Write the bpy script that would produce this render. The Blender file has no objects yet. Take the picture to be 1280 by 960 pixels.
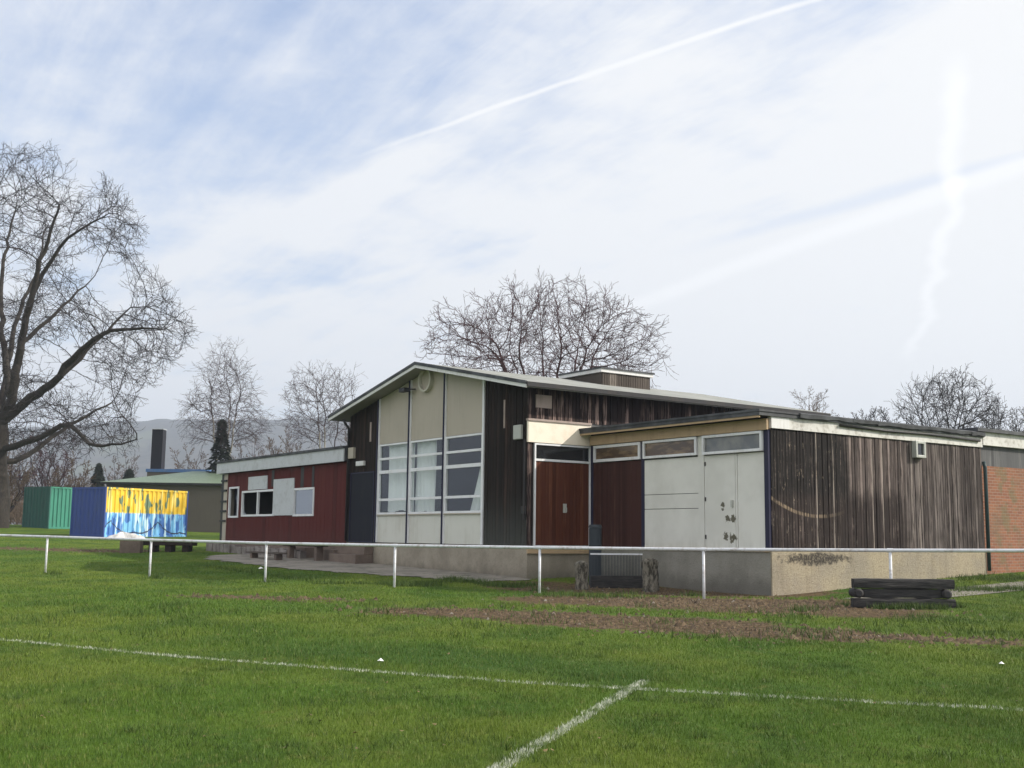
import bpy, math, random
import numpy as np
from mathutils import Vector, Matrix

SC = bpy.context.scene
COL = SC.collection
R = random.Random(7)
NP = np.random.default_rng(11)

# ------------------------------------------------------------------ camera and measuring
F, PITCH, ROLL, YAW = 1435.2, 0.1322, 0.0122, 0.9611
CAM = np.array([0., 0., 1.448])
ORG = np.array([0.4283, 30.2696, 0.])       # front right corner of the gabled hall
CY, SY = math.cos(YAW), math.sin(YAW)

def ray(u, v):
    a, b = u - 640, v - 480
    cr, sr = math.cos(ROLL), math.sin(ROLL)
    uu, vv = cr * a + sr * b, -sr * a + cr * b
    cp, sp = math.cos(PITCH), math.sin(PITCH)
    d = np.array([uu, F * cp + vv * sp, F * sp - vv * cp])
    return d / d[1]

def at(u, v, dist):                          # a point of the photograph at a given depth
    return CAM + ray(u, v) * dist

def loc(P):                                  # world -> hall coordinates
    x, y = P[0] - ORG[0], P[1] - ORG[1]
    return np.array([CY * x - SY * y, SY * x + CY * y, P[2]])

def wld(X, Y, Z=0.):
    return np.array([ORG[0] + CY * X + SY * Y, ORG[1] - SY * X + CY * Y, Z + 0 * X])

def on(u, v, axis, val):                     # where a pixel meets a wall plane (hall coordinates)
    d = ray(u, v); o = loc(CAM); e = loc(CAM + d) - o
    return o + e * ((val - o[axis]) / e[axis])

# ------------------------------------------------------------------ terrain
def _ctrl():
    P = [(0, 0, 0), (-15, 0, 0), (15, 0, 0), (0, -60, -.3), (-80, -40, -.2), (80, -40, -.2), (0, 14, .12), (-9, 16, .14), (9, 13, .11),
         (-13, 32.6, .29), (-9.6, 31, .27), (-6.2, 29.4, .235), (-2.75, 27.8, .215), (.68, 26.15, .2), (4.1, 24.5, .2), (7.5, 22.9, .235),
         (0, 22, .19), (-6, 23, .2), (14, 20, .25), (22, 26, .5)]
    for X, Y, z in ((0, 0, .36), (-8.2, 0, .53), (6.5, 2.1, .2), (3, 2, .24), (6.5, 10.4, .6), (7.5, 6.5, .42), (-14, -.6, .62), (-21, -.6, .72), (-24, -4, .66),
                    (-16, -4, .5), (-5, 6, .6), (3, 6, .5), (-12, 8, .9), (-20, 10, 1.0), (6.5, 20, .9), (0, 16, .9)):
        w = wld(X, Y); P.append((w[0], w[1], z))
    P += [(-24, 62, 1.2), (-18, 63, 1.16), (-33, 73, 1.6), (-36, 76, 1.8), (-48, 74, 1.9), (-20, 82, 1.42), (-10, 85, 1.4), (-25, 50, .85), (-36, 50, .95),
          (40, 60, 1.2), (70, 100, 1.8), (0, 130, 1.9), (-80, 130, 2.2), (120, 60, 1.4), (-120, 60, 1.8), (-70, 30, .8), (70, 20, .6), (60, 130, 1.9)]
    return np.array(P, float)
_CT = _ctrl()
def _phi(r): return np.sqrt(r * r + 9.)
_n = len(_CT)
_A = np.zeros((_n + 3, _n + 3)); _b = np.zeros(_n + 3)
_A[:_n, :_n] = _phi(np.hypot(_CT[:, None, 0] - _CT[None, :, 0], _CT[:, None, 1] - _CT[None, :, 1])) - np.eye(_n) * .05
_A[:_n, _n] = 1; _A[:_n, _n + 1:] = _CT[:, :2]; _A[_n, :_n] = 1; _A[_n + 1:, :_n] = _CT[:, :2].T
_b[:_n] = _CT[:, 2]
_W = np.linalg.solve(_A, _b)
def terrain(x, y):
    x = np.atleast_1d(np.asarray(x, float)); y = np.atleast_1d(np.asarray(y, float))
    out = np.zeros(x.shape)
    xf, yf, of = x.ravel(), y.ravel(), np.zeros(x.size)
    for i in range(0, xf.size, 20000):
        s = slice(i, i + 20000)
        r = np.hypot(xf[s, None] - _CT[None, :, 0], yf[s, None] - _CT[None, :, 1])
        of[s] = _phi(r) @ _W[:_n] + _W[_n] + xf[s] * _W[_n + 1] + yf[s] * _W[_n + 2]
    far = np.clip((np.hypot(xf, yf - 30) - 70) / 70, 0, 1)
    of = of * (1 - far) + 1.7 * far
    return of.reshape(x.shape)
def tz(x, y): return float(terrain(x, y)[0])

def gnd(u, v):                               # where a pixel meets the terrain
    d = ray(u, v); lo = 3.
    for y in np.arange(4, 140, .25):
        p = CAM + d * y
        if p[2] <= tz(p[0], p[1]):
            lo = y; break
    a, b = lo - .25, lo
    for _ in range(12):
        m = (a + b) / 2; p = CAM + d * m
        if p[2] <= tz(p[0], p[1]): b = m
        else: a = m
    p = CAM + d * b
    return np.array([p[0], p[1], tz(p[0], p[1])])

# ------------------------------------------------------------------ object helpers
def tag(o, label=None, cat=None, group=None, kind=None):
    if label: o['label'] = label
    if cat: o['category'] = cat
    if group: o['group'] = group
    if kind: o['kind'] = kind
    return o

def thing(name, label, cat, at=(0, 0, 0), rz=0., group=None):
    o = bpy.data.objects.new(name, None); COL.objects.link(o)
    o.location = [float(c) for c in at]; o.rotation_euler = (0, 0, rz)
    o.empty_display_size = .3
    return tag(o, label, cat, group)

class MB:
    def __init__(s): s.v = []; s.f = []
    def pts(s, vs, fs):
        b = len(s.v); s.v += [tuple(float(c) for c in p) for p in vs]; s.f += [tuple(b + i for i in f) for f in fs]; return s
    def hexa(s, p):                          # 4 bottom (ccw from above), 4 top
        return s.pts(p, [(3, 2, 1, 0), (4, 5, 6, 7), (0, 1, 5, 4), (1, 2, 6, 5), (2, 3, 7, 6), (3, 0, 4, 7)])
    def box(s, x0, x1, y0, y1, z0, z1):
        x0, x1 = sorted((x0, x1)); y0, y1 = sorted((y0, y1)); z0, z1 = sorted((z0, z1))
        return s.hexa([(x0, y0, z0), (x1, y0, z0), (x1, y1, z0), (x0, y1, z0), (x0, y0, z1), (x1, y0, z1), (x1, y1, z1), (x0, y1, z1)])
    def cyl(s, p0, p1, r0, r1=None, n=10, cap=True):
        p0, p1 = Vector(p0), Vector(p1); r1 = r0 if r1 is None else r1
        d = (p1 - p0).normalized(); a = d.orthogonal().normalized(); b = d.cross(a)
        vs = []
        for p, r in ((p0, r0), (p1, r1)):
            for k in range(n):
                t = 2 * math.pi * k / n; vs.append(p + (a * math.cos(t) + b * math.sin(t)) * r)
        fs = [(k, (k + 1) % n, n + (k + 1) % n, n + k) for k in range(n)]
        if cap: fs += [tuple(range(n - 1, -1, -1)), tuple(range(n, 2 * n))]
        return s.pts(vs, fs)
    def tube(s, path, r, n=8):
        path = [Vector(p) for p in path]; vs = []; a = None
        for i, p in enumerate(path):
            d = (path[min(i + 1, len(path) - 1)] - path[max(i - 1, 0)]).normalized()
            a = d.orthogonal().normalized() if a is None else (a - d * a.dot(d)).normalized()
            b = d.cross(a); rr = r[i] if isinstance(r, (list, tuple)) else r
            for k in range(n):
                t = 2 * math.pi * k / n; vs.append(p + (a * math.cos(t) + b * math.sin(t)) * rr)
        fs = []
        for i in range(len(path) - 1):
            for k in range(n): fs.append((i * n + k, i * n + (k + 1) % n, (i + 1) * n + (k + 1) % n, (i + 1) * n + k))
        m = (len(path) - 1) * n
        fs += [tuple(range(n - 1, -1, -1)), tuple(range(m, m + n))]
        return s.pts(vs, fs)
    def prism(s, poly, d):                   # planar polygon (3-D points) pushed along d
        n = len(poly); q = [Vector(p) + Vector(d) for p in poly]
        return s.pts(list(poly) + q, [tuple(range(n - 1, -1, -1)), tuple(range(n, 2 * n))] + [(k, (k + 1) % n, n + (k + 1) % n, n + k) for k in range(n)])
    def build(s, name, m, parent=None, smooth=False, bevel=0.):
        me = bpy.data.meshes.new(name); me.from_pydata(s.v, [], s.f); me.validate(); me.update()
        o = bpy.data.objects.new(name, me); COL.objects.link(o)
        if m: me.materials.append(m)
        if parent: o.parent = parent
        if smooth: me.polygons.foreach_set('use_smooth', [True] * len(me.polygons))
        if bevel:
            b = o.modifiers.new('bevel', 'BEVEL'); b.width = bevel; b.segments = 2; b.limit_method = 'ANGLE'
        import bmesh
        bm = bmesh.new(); bm.from_mesh(me); bmesh.ops.recalc_face_normals(bm, faces=bm.faces); bm.to_mesh(me); bm.free()
        return o

def np_mesh(name, V, Fc, m, parent=None, nv=None):
    """V (n,3) and faces (m,k) arrays, all faces with the same corner count."""
    me = bpy.data.meshes.new(name); k = Fc.shape[1]
    me.vertices.add(len(V)); me.vertices.foreach_set('co', V.astype(np.float32).ravel())
    me.loops.add(Fc.size); me.loops.foreach_set('vertex_index', Fc.astype(np.int32).ravel())
    me.polygons.add(len(Fc)); me.polygons.foreach_set('loop_start', np.arange(0, Fc.size, k, dtype=np.int32))
    me.update(calc_edges=True); me.validate()
    if m: me.materials.append(m)
    o = bpy.data.objects.new(name, me); COL.objects.link(o)
    if parent: o.parent = parent
    return o

# ------------------------------------------------------------------ node helpers
class G:
    def __init__(s, t): s.t = t; s.k = 0
    def add(s, typ, **kw):
        n = s.t.nodes.new(typ); s.k += 1; n.location = (-1800 + 180 * (s.k % 10), 200 * (s.k // 10))
        for a, b in kw.items(): setattr(n, a, b)
        return n
    def put(s, sock, val):
        if isinstance(val, bpy.types.NodeSocket): s.t.links.new(val, sock)
        elif val is not None:
            if hasattr(sock.default_value, '__len__') and not hasattr(val, '__len__'): val = [val] * len(sock.default_value)
            if hasattr(val, '__len__') and len(sock.default_value) == 4 and len(val) == 3: val = list(val) + [1]
            sock.default_value = val
    def m(s, op, a, b=None, c=None, clamp=False):
        n = s.add('ShaderNodeMath', operation=op, use_clamp=clamp)
        for i, x in enumerate((a, b, c)):
            if x is not None: s.put(n.inputs[i], x)
        return n.outputs[0]
    def vm(s, op, a, b=None):
        n = s.add('ShaderNodeVectorMath', operation=op); s.put(n.inputs[0], a)
        if b is not None: s.put(n.inputs[1], b)
        return n.outputs['Value'] if op in ('LENGTH', 'DISTANCE', 'DOT_PRODUCT') else n.outputs[0]
    def scale(s, v, k):
        return s.vm('MULTIPLY', v, k)
    def xyz(s, v): n = s.add('ShaderNodeSeparateXYZ'); s.put(n.inputs[0], v); return n.outputs
    def comb(s, x=0., y=0., z=0.):
        n = s.add('ShaderNodeCombineXYZ')
        for i, q in enumerate((x, y, z)): s.put(n.inputs[i], q)
        return n.outputs[0]
    def obj(s): return s.add('ShaderNodeTexCoord').outputs['Object']
    def pos(s): return s.add('ShaderNodeNewGeometry').outputs['Position']
    def noise(s, v, sc=5., det=4., ro=.55, dist=0., color=False):
        n = s.add('ShaderNodeTexNoise'); s.put(n.inputs['Vector'], v); n.inputs['Scale'].default_value = sc
        n.inputs['Detail'].default_value = det; n.inputs['Roughness'].default_value = ro; n.inputs['Distortion'].default_value = dist
        return n.outputs['Color' if color else 'Fac']
    def wn(s, w): n = s.add('ShaderNodeTexWhiteNoise', noise_dimensions='1D'); s.put(n.inputs['W'], w); return n.outputs['Value']
    def wn3(s, v): n = s.add('ShaderNodeTexWhiteNoise', noise_dimensions='3D'); s.put(n.inputs['Vector'], v); return n.outputs['Value']
    def vor(s, v, sc, feature='F1', out='Distance'):
        n = s.add('ShaderNodeTexVoronoi', feature=feature); s.put(n.inputs['Vector'], v); n.inputs['Scale'].default_value = sc; return n.outputs[out]
    def sm(s, x, a, b):                      # smooth step from a to b
        n = s.add('ShaderNodeMapRange', interpolation_type='SMOOTHSTEP'); s.put(n.inputs[0], x)
        n.inputs[1].default_value, n.inputs[2].default_value = a, b
        return n.outputs[0]
    def mr(s, x, a, b, c, d):
        n = s.add('ShaderNodeMapRange'); s.put(n.inputs[0], x)
        for i, q in enumerate((a, b, c, d)): n.inputs[i + 1].default_value = q
        return n.outputs[0]
    def mix(s, f, a, b, mode='MIX'):
        n = s.add('ShaderNodeMix', data_type='RGBA', blend_type=mode); s.put(n.inputs[0], f); s.put(n.inputs[6], a); s.put(n.inputs[7], b); return n.outputs[2]
    def mul(s, *a):
        o = a[0]
        for b in a[1:]: o = s.m('MULTIPLY', o, b)
        return o
    def bump(s, h, st=.5, d=.02):
        n = s.add('ShaderNodeBump'); s.put(n.inputs['Height'], h); n.inputs['Strength'].default_value = st; n.inputs['Distance'].default_value = d; return n.outputs[0]
    def segd(s, x, y, a, b):                 # distance in plan to a segment
        ax, ay = a; bx, by = b[0] - ax, b[1] - ay; L = bx * bx + by * by
        px, py = s.m('SUBTRACT', x, ax), s.m('SUBTRACT', y, ay)
        t = s.m('DIVIDE', s.m('ADD', s.m('MULTIPLY', px, bx), s.m('MULTIPLY', py, by)), L, clamp=True)
        dx, dy = s.m('SUBTRACT', px, s.m('MULTIPLY', t, bx)), s.m('SUBTRACT', py, s.m('MULTIPLY', t, by))
        return s.m('SQRT', s.m('ADD', s.m('MULTIPLY', dx, dx), s.m('MULTIPLY', dy, dy)))

def mat(name, fn):
    m = bpy.data.materials.new(name); m.use_nodes = True; t = m.node_tree; t.nodes.clear(); g = G(t)
    out = g.add('ShaderNodeOutputMaterial'); b = g.add('ShaderNodeBsdfPrincipled')
    t.links.new(b.outputs[0], out.inputs[0])
    d = fn(g)
    for k, s in (('color', 'Base Color'), ('rough', 'Roughness'), ('normal', 'Normal'), ('metal', 'Metallic'), ('spec', 'Specular IOR Level'), ('alpha', 'Alpha')):
        if k in d: g.put(b.inputs[s], d[k])
    return m

def painted(name, col, dirt=(.12, .10, .08), amt=.35, rough=.55, sc=1.6, streak=True, var=.12):
    def fn(g):
        o = g.obj()
        n1 = g.noise(o, sc, 5, .6); st = g.noise(g.vm('MULTIPLY', o, (7, 7, .55)), 1.7, 4, .6) if streak else g.noise(o, sc * 4, 4)
        d = g.m('MULTIPLY', g.sm(g.m('ADD', g.m('MULTIPLY', n1, .55), g.m('MULTIPLY', st, .45)), .46, .72), amt)
        fine = g.noise(o, 40, 2)
        c = g.mix(g.mr(n1, .3, .7, 0, var), col, tuple(x * .6 for x in col))
        c = g.mix(d, c, dirt)
        return dict(color=c, rough=rough, spec=.5 if max(col) > .25 else .2, normal=g.bump(fine, .15, .004))
    return mat(name, fn)

def boards(name, axis, pitch, dark, light, wear=.5, extra=None, rough=.8, lo=.45, hi=.75):
    """Vertical boards: one tone for each board, streaks along the grain, blotches."""
    def fn(g):
        o = g.obj(); x, y, z = g.xyz(o); a = x if axis == 'X' else y
        idx = g.m('FLOOR', g.m('DIVIDE', a, pitch)); w = g.wn(idx); w2 = g.wn(g.m('ADD', idx, 137.3))
        gv = g.comb(g.m('MULTIPLY', a, 14), g.m('MULTIPLY', w, 30), g.m('MULTIPLY', z, .9))
        grain = g.noise(gv, 1.6, 6, .62); blot = g.noise(o, .75, 4, .6)
        f = g.m('ADD', g.m('MULTIPLY', grain, .5), g.m('ADD', g.m('MULTIPLY', w, .22), g.m('MULTIPLY', blot, .28)))
        f = g.m('MULTIPLY', g.sm(f, lo, hi), wear)
        c = g.mix(f, dark, light)
        c = g.mix(g.m('MULTIPLY', g.sm(w2, .72, 1.), .55), c, tuple(q * .45 for q in dark))
        if extra: c = extra(g, c, x, y, z, w, grain, blot)
        return dict(color=c, rough=rough, spec=.15, normal=g.bump(grain, .6, .006))
    return mat(name, fn)

# ------------------------------------------------------------------ materials
M = {}
M['white'] = painted('white_paint', (.66, .66, .66), (.28, .25, .2), .45)
M['frame_white'] = painted('frame_white', (.74, .75, .78), (.3, .27, .22), .35, .4)
M['cream'] = painted('beige_panel', (.41, .365, .3), (.22, .2, .15), .3, .6, .5)
M['vent_rim'] = painted('vent_rim', (.5, .48, .41), (.2, .19, .12), .3)
M['apron'] = painted('pale_panel', (.6, .6, .55), (.34, .31, .24), .4, .6, .9)
M['navy'] = painted('navy_paint', (.011, .012, .02), (.03, .03, .03), .4, .7)
M['navy_trim'] = painted('navy_trim', (.02, .02, .05), (.06, .05, .05), .3, .5)
M['iron'] = painted('dark_metal', (.03, .03, .033), (.09, .07, .05), .4, .5)
M['grey_box'] = painted('grey_box', (.42, .43, .4), (.2, .2, .17), .3, .45)
M['tan_wood'] = painted('tan_wood', (.46, .33, .2), (.2, .13, .08), .4, .65, 2.2)
M['ply'] = painted('new_board', (.82, .74, .62), (.6, .47, .34), .4, .6, 1.1, False, .05)
M['fascia'] = painted('weathered_fascia', (.62, .61, .58), (.24, .22, .18), .75, .6, 2.3, False, .4)
M['fascia_light'] = painted('grey_white_fascia', (.5, .52, .55), (.3, .3, .3), .5, .5, 2., False)
M['band_grey'] = boards('grey_timber_band', 'Y', .12, (.10, .10, .105), (.21, .205, .2), .8)
M['soffit'] = painted('soffit', (.26, .25, .23), (.12, .11, .1), .4, .7)
M['sign'] = painted('weathered_board', (.34, .27, .24), (.2, .16, .14), .6, .7, 4.)
M['curtain'] = painted('curtain', (.88, .89, .87), (.6, .62, .6), .25, .9, 3.)
M['interior'] = painted('interior', (.12, .12, .12), (.07, .07, .07), .3, .9)
M['rail_metal'] = painted('galvanised_rail', (.62, .64, .68), (.24, .17, .12), .55, .42, 3.5, False)
M['pipe'] = painted('grey_pipe', (.035, .043, .052), (.02, .024, .028), .4, .5)
M['downpipe'] = painted('teal_downpipe', (.03, .055, .06), (.06, .06, .06), .4, .45)

def _felt(g):
    o = g.obj(); n = g.noise(o, 1.1, 5, .6); f = g.noise(o, 60, 2); st = g.noise(g.vm('MULTIPLY', o, (.4, 5, 1)), 1.2, 4)
    c = g.mix(g.sm(n, .35, .7), (.27, .275, .26), (.17, .18, .155)); c = g.mix(g.m('MULTIPLY', g.sm(st, .5, .75), .5), c, (.36, .36, .33))
    return dict(color=c, rough=.85, normal=g.bump(f, .4, .01))
M['felt'] = mat('mineral_felt', _felt)
def _felt2(g):
    o = g.obj(); n = g.noise(o, 2.1, 5, .6); f = g.noise(o, 50, 2)
    return dict(color=g.mix(g.sm(n, .35, .7), (.03, .032, .037), (.085, .09, .1)), rough=.75, normal=g.bump(f, .4, .01))
M['felt_dark'] = mat('dark_roofing_felt', _felt2)

def _render(c1, c2, c3):
    def fn(g):
        o = g.obj(); x, y, z = g.xyz(o)
        n = g.noise(o, 1.3, 5, .65); f = g.noise(o, 26, 4, .7); p = g.noise(o, 70, 3, .7)
        c = g.mix(g.sm(n, .35, .68), c1, c2); c = g.mix(g.m('MULTIPLY', g.sm(f, .5, .7), .45), c, c3)
        low = g.m('ADD', z, g.m('MULTIPLY', g.noise(o, 2.4, 4), .5))
        c = g.mix(g.m('MULTIPLY', g.sm(low, 1.0, .55), .55), c, tuple(q * .55 for q in c3))
        return dict(color=c, rough=.92, normal=g.bump(g.m('ADD', p, f), .7, .02))
    return fn
M['plinth_grey'] = mat('rendered_plinth', _render((.27, .26, .23), (.2, .19, .165), (.13, .12, .10)))
M['plinth_hall'] = mat('brownish_rendered_plinth', _render((.34, .3, .24), (.25, .22, .175), (.15, .13, .10)))
def _rough(g):
    o = g.obj(); x, y, z = g.xyz(o)
    n = g.noise(o, .9, 5, .65); f = g.noise(o, 42, 5, .8); p = g.noise(o, 85, 3, .7)
    c = g.mix(g.sm(n, .4, .66), (.44, .375, .265), (.34, .3, .235)); sp = g.noise(o, 17, 5, .8); wk = g.noise(g.comb(0., g.m('MULTIPLY', y, 4), g.m('MULTIPLY', z, .7)), 1.2, 4)
    c = g.mix(g.m('MULTIPLY', g.sm(sp, .5, .64), .6), c, (.2, .16, .105)); c = g.mix(g.m('MULTIPLY', g.sm(f, .5, .64), .6), c, (.19, .15, .1)); c = g.mix(g.m('MULTIPLY', g.sm(wk, .5, .68), .4), c, (.24, .2, .14))
    # bare patch where the facing has come off
    e = g.m('ADD', g.m('POWER', g.m('DIVIDE', g.m('SUBTRACT', y, 3.6), 1.25), 2.), g.m('POWER', g.m('DIVIDE', g.m('SUBTRACT', z, 1.02), .16), 2.))
    k = g.m('MULTIPLY', g.sm(g.m('ADD', e, g.m('MULTIPLY', g.m('SUBTRACT', g.noise(o, 9, 4), .5), 2.6)), 1.15, .3), g.m('ADD', .35, g.m('MULTIPLY', g.sm(sp, .34, .56), .6)))
    c = g.mix(k, c, (.03, .024, .02))
    return dict(color=c, rough=.95, normal=g.bump(g.m('ADD', sp, f), 1., .03))
M['roughcast'] = mat('yellowish_roughcast', _rough)

def _brick(g):
    o = g.obj(); x, y, z = g.xyz(o)
    n = g.add('ShaderNodeTexBrick'); g.put(n.inputs['Vector'], g.comb(y, z, 0.))
    n.inputs['Scale'].default_value = 1.; n.inputs['Brick Width'].default_value = .225; n.inputs['Row Height'].default_value = .08
    n.inputs['Mortar Size'].default_value = .009; n.inputs['Mortar Smooth'].default_value = .2; n.inputs['Bias'].default_value = -.1
    n.inputs['Color1'].default_value = (.27, .105, .052, 1); n.inputs['Color2'].default_value = (.19, .07, .04, 1); n.inputs['Mortar'].default_value = (.27, .19, .14, 1)
    c = g.mix(g.m('MULTIPLY', g.sm(g.noise(o, .8, 4), .5, .75), .5), n.outputs['Color'], (.12, .10, .06))
    gr = g.mul(g.sm(g.m('ABSOLUTE', g.m('SUBTRACT', y, 11.6)), .75, .3), g.sm(g.noise(o, 2.5, 3), .45, .62), .45)
    c = g.mix(gr, c, (.09, .12, .055))
    return dict(color=c, rough=.9, normal=g.bump(g.m('SUBTRACT', 1., n.outputs['Fac']), .6, .012))
M['brick'] = mat('red_brick', _brick)

def _door_extra(g, c, x, y, z, w, grain, blot):
    return g.mix(g.m('MULTIPLY', g.sm(g.m('ADD', z, g.m('MULTIPLY', blot, .6)), 1.9, 1.4), .55), c, (.09, .03, .022))
M['door_red'] = boards('red_brown_boards', 'Y', .118, (.085, .026, .014), (.17, .066, .033), .9, _door_extra, .5)
M['brown'] = boards('dark_brown_boards', 'X', .066, (.055, .022, .018), (.16, .095, .07), .55, None, .65, .5, .8)
M['red_clad'] = boards('dark_red_cladding', 'X', .30, (.085, .016, .014), (.125, .035, .028), .6, lambda g, c, x, y, z, w, gr, bl:
                       g.mix(g.m('MULTIPLY', g.sm(g.m('ADD', z, g.m('MULTIPLY', gr, .9)), 2.4, 1.5), .35), c, (.08, .038, .032)), .7)
def _front_extra(g, c, x, y, z, w, grain, blot):
    k = g.m('MULTIPLY', g.sm(g.m('ADD', z, g.m('MULTIPLY', grain, 1.4)), 3.6, 1.6), .75)
    return g.mix(k, c, g.mix(grain, (.03, .033, .03), (.11, .115, .105)))
M['dark_front'] = boards('dark_stained_boards', 'X', .135, (.015, .011, .009), (.062, .037, .028), .8, _front_extra)
def _side_extra(g, c, x, y, z, w, grain, blot):
    k = g.mul(g.sm(w, .3, .9), g.sm(grain, .42, .62), g.sm(g.m('ADD', z, g.m('MULTIPLY', blot, .5)), 5.75, 5.2), .8)
    return g.mix(k, c, (.36, .26, .23))
M['dark_side'] = boards('weathered_side_boards', 'Y', .135, (.02, .013, .013), (.085, .055, .048), .7, _side_extra)
def _wing_extra(g, c, x, y, z, w, grain, blot):
    o = g.comb(y, z, 0.)
    wob = g.m('MULTIPLY', g.m('SUBTRACT', g.noise(o, 1.6, 4), .5), 1.0)
    # soot-dark area towards the corner, bare grey boards beyond, dark damp lower band
    char = g.m('MULTIPLY', g.sm(g.m('ADD', y, wob), 5.15, 4.5), g.sm(g.m('ADD', z, wob), 2.2, 2.7))
    pale = g.mul(g.sm(g.m('ADD', y, wob), 4.6, 5.0), g.sm(g.m('ADD', z, g.m('MULTIPLY', wob, .7)), 2.35, 2.75), g.sm(g.m('ADD', y, wob), 7.5, 6.6))
    far = g.sm(g.m('ADD', y, wob), 6.7, 7.4)
    st = g.m('ADD', .25, g.m('MULTIPLY', g.sm(w, .25, .85), .75))
    c = g.mix(g.mul(pale, st, g.sm(grain, .3, .6)), c, (.235, .19, .175))
    c = g.mix(g.mul(far, st, g.sm(grain, .3, .62), .8), c, (.18, .155, .145))
    c = g.mix(g.m('MULTIPLY', char, .82), c, (.009, .008, .008))
    lowk = g.mul(g.sm(g.m('ADD', y, wob), 4.3, 4.8), g.sm(g.m('ADD', z, wob), 2.5, 2.2), g.sm(g.m('ADD', y, wob), 7.1, 6.6), .5)
    c = g.mix(lowk, c, (.026, .019, .018))
    fv = g.noise(g.comb(g.m('MULTIPLY', y, 34), g.m('MULTIPLY', w, 9), g.m('MULTIPLY', z, .8)), 1., 6, .75); fb = g.noise(o, 2.6, 5, .7)
    c = g.mix(g.mul(g.sm(fv, .54, .68), g.sm(fb, .38, .6), .6), c, (.32, .26, .23)); c = g.mix(g.mul(g.sm(fv, .46, .34), .7), c, (.012, .01, .009))
    # bleached single boards and flakes
    fy = g.m('FRACT', g.m('DIVIDE', y, .098))
    bl = g.mul(g.sm(w, .84, .88), g.sm(grain, .36, .55), g.sm(g.m('ABSOLUTE', g.m('SUBTRACT', fy, g.wn(g.m('FLOOR', g.m('DIVIDE', y, .098))))), .34, .2), .85)
    c = g.mix(bl, c, (.31, .27, .24))
    fl = g.mul(g.sm(g.noise(g.comb(g.m('MULTIPLY', y, 16), g.m('MULTIPLY', z, 3.2), 0.), 1., 5, .7), .6, .7), g.sm(y, 5.2, 3.2), .75)
    c = g.mix(fl, c, (.36, .29, .23))
    # pale curved scrape
    dy, dz = g.m('SUBTRACT', y, 3.75), g.m('SUBTRACT', z, 5.5)
    rr = g.m('SQRT', g.m('ADD', g.m('MULTIPLY', dy, dy), g.m('MULTIPLY', dz, dz)))
    arc = g.mul(g.sm(g.m('ABSOLUTE', g.m('SUBTRACT', g.m('ADD', rr, g.m('MULTIPLY', grain, .05)), 3.52)), .055, .02), g.sm(y, 4.9, 3.3), g.sm(z, 2.9, 2.6), g.sm(grain, .36, .66), .42)
    return g.mix(arc, c, (.58, .44, .3))
M['wing_boards'] = boards('burnt_weathered_boards', 'Y', .098, (.02, .014, .013), (.10, .078, .072), .9, _wing_extra)

def _whitepanel(g):
    o = g.obj(); x, y, z = g.xyz(o)
    n = g.noise(o, 1.2, 5, .6); c = g.mix(g.sm(n, .35, .7), (.67, .665, .63), (.59, .585, .55))
    ch = None
    for cx, cz, s in ((5.02, 2.26, .07), (5.17, 1.93, .085), (5.33, 1.93, .1), (5.1, 1.52, .1), (5.34, 1.47, .12), (5.0, 2.15, .05)):
        d = g.m('SQRT', g.m('ADD', g.m('POWER', g.m('SUBTRACT', x, cx), 2.), g.m('POWER', g.m('SUBTRACT', z, cz), 2.)))
        q = g.sm(g.m('ADD', g.m('DIVIDE', d, s), g.m('MULTIPLY', g.m('SUBTRACT', g.noise(o, 13, 4, .7), .5), 3.6)), .95, .75)
        ch = q if ch is None else g.m('MAXIMUM', ch, q)
    c = g.mix(ch, c, (.1, .09, .06))
    low = g.mul(g.sm(g.m('ADD', z, g.m('MULTIPLY', g.noise(g.vm('MULTIPLY', o, (6, 6, .6)), 1.3, 4), .9)), 1.9, 1.5), .3)
    return dict(color=g.mix(low, c, (.3, .29, .24)), rough=.5, normal=g.bump(g.noise(o, 30, 2), .1, .004))
M['white_panel'] = mat('white_painted_panels', _whitepanel)

def glass(name, tint=(.02, .025, .03), refl=.3):
    m = bpy.data.materials.new(name); m.use_nodes = True; t = m.node_tree; t.nodes.clear(); g = G(t)
    out = g.add('ShaderNodeOutputMaterial'); mx = g.add('ShaderNodeMixShader'); tr = g.add('ShaderNodeBsdfTransparent'); gl = g.add('ShaderNodeBsdfGlossy')
    tr.inputs[0].default_value = (.92, .94, .94, 1); gl.inputs[0].default_value = (.9, .93, .97, 1); gl.inputs['Roughness'].default_value = .03
    g.put(gl.inputs['Normal'], g.bump(g.noise(g.obj(), 1.2, 2), .08, .02))
    fr = g.add('ShaderNodeFresnel'); fr.inputs[0].default_value = 1.5
    bf = g.add('ShaderNodeNewGeometry').outputs['Backfacing']
    g.put(mx.inputs[0], g.m('MULTIPLY', g.m('ADD', g.m('MULTIPLY', fr.outputs[0], .8), refl, clamp=True), g.m('SUBTRACT', 1., bf)))
    t.links.new(tr.outputs[0], mx.inputs[1]); t.links.new(gl.outputs[0], mx.inputs[2]); t.links.new(mx.outputs[0], out.inputs[0])
    return m
M['glass'] = glass('window_glass', refl=.05)
M['glass_dirty'] = mat('dusty_glass', lambda g: dict(color=g.mix(g.sm(g.noise(g.obj(), 2.2, 4), .35, .7), (.11, .12, .13), (.2, .2, .19)), rough=.22, spec=.7))
M['glass_brown'] = mat('brownish_glass', lambda g: dict(color=g.mix(g.sm(g.noise(g.vm('MULTIPLY', g.obj(), (1.3, 1, 5)), 1.3, 3), .42, .6), (.085, .055, .035), (.2, .135, .075)), rough=.2, spec=.6))
M['glass_black'] = mat('dark_glass', lambda g: dict(color=(.012, .013, .015), rough=.08, spec=.6))
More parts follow.
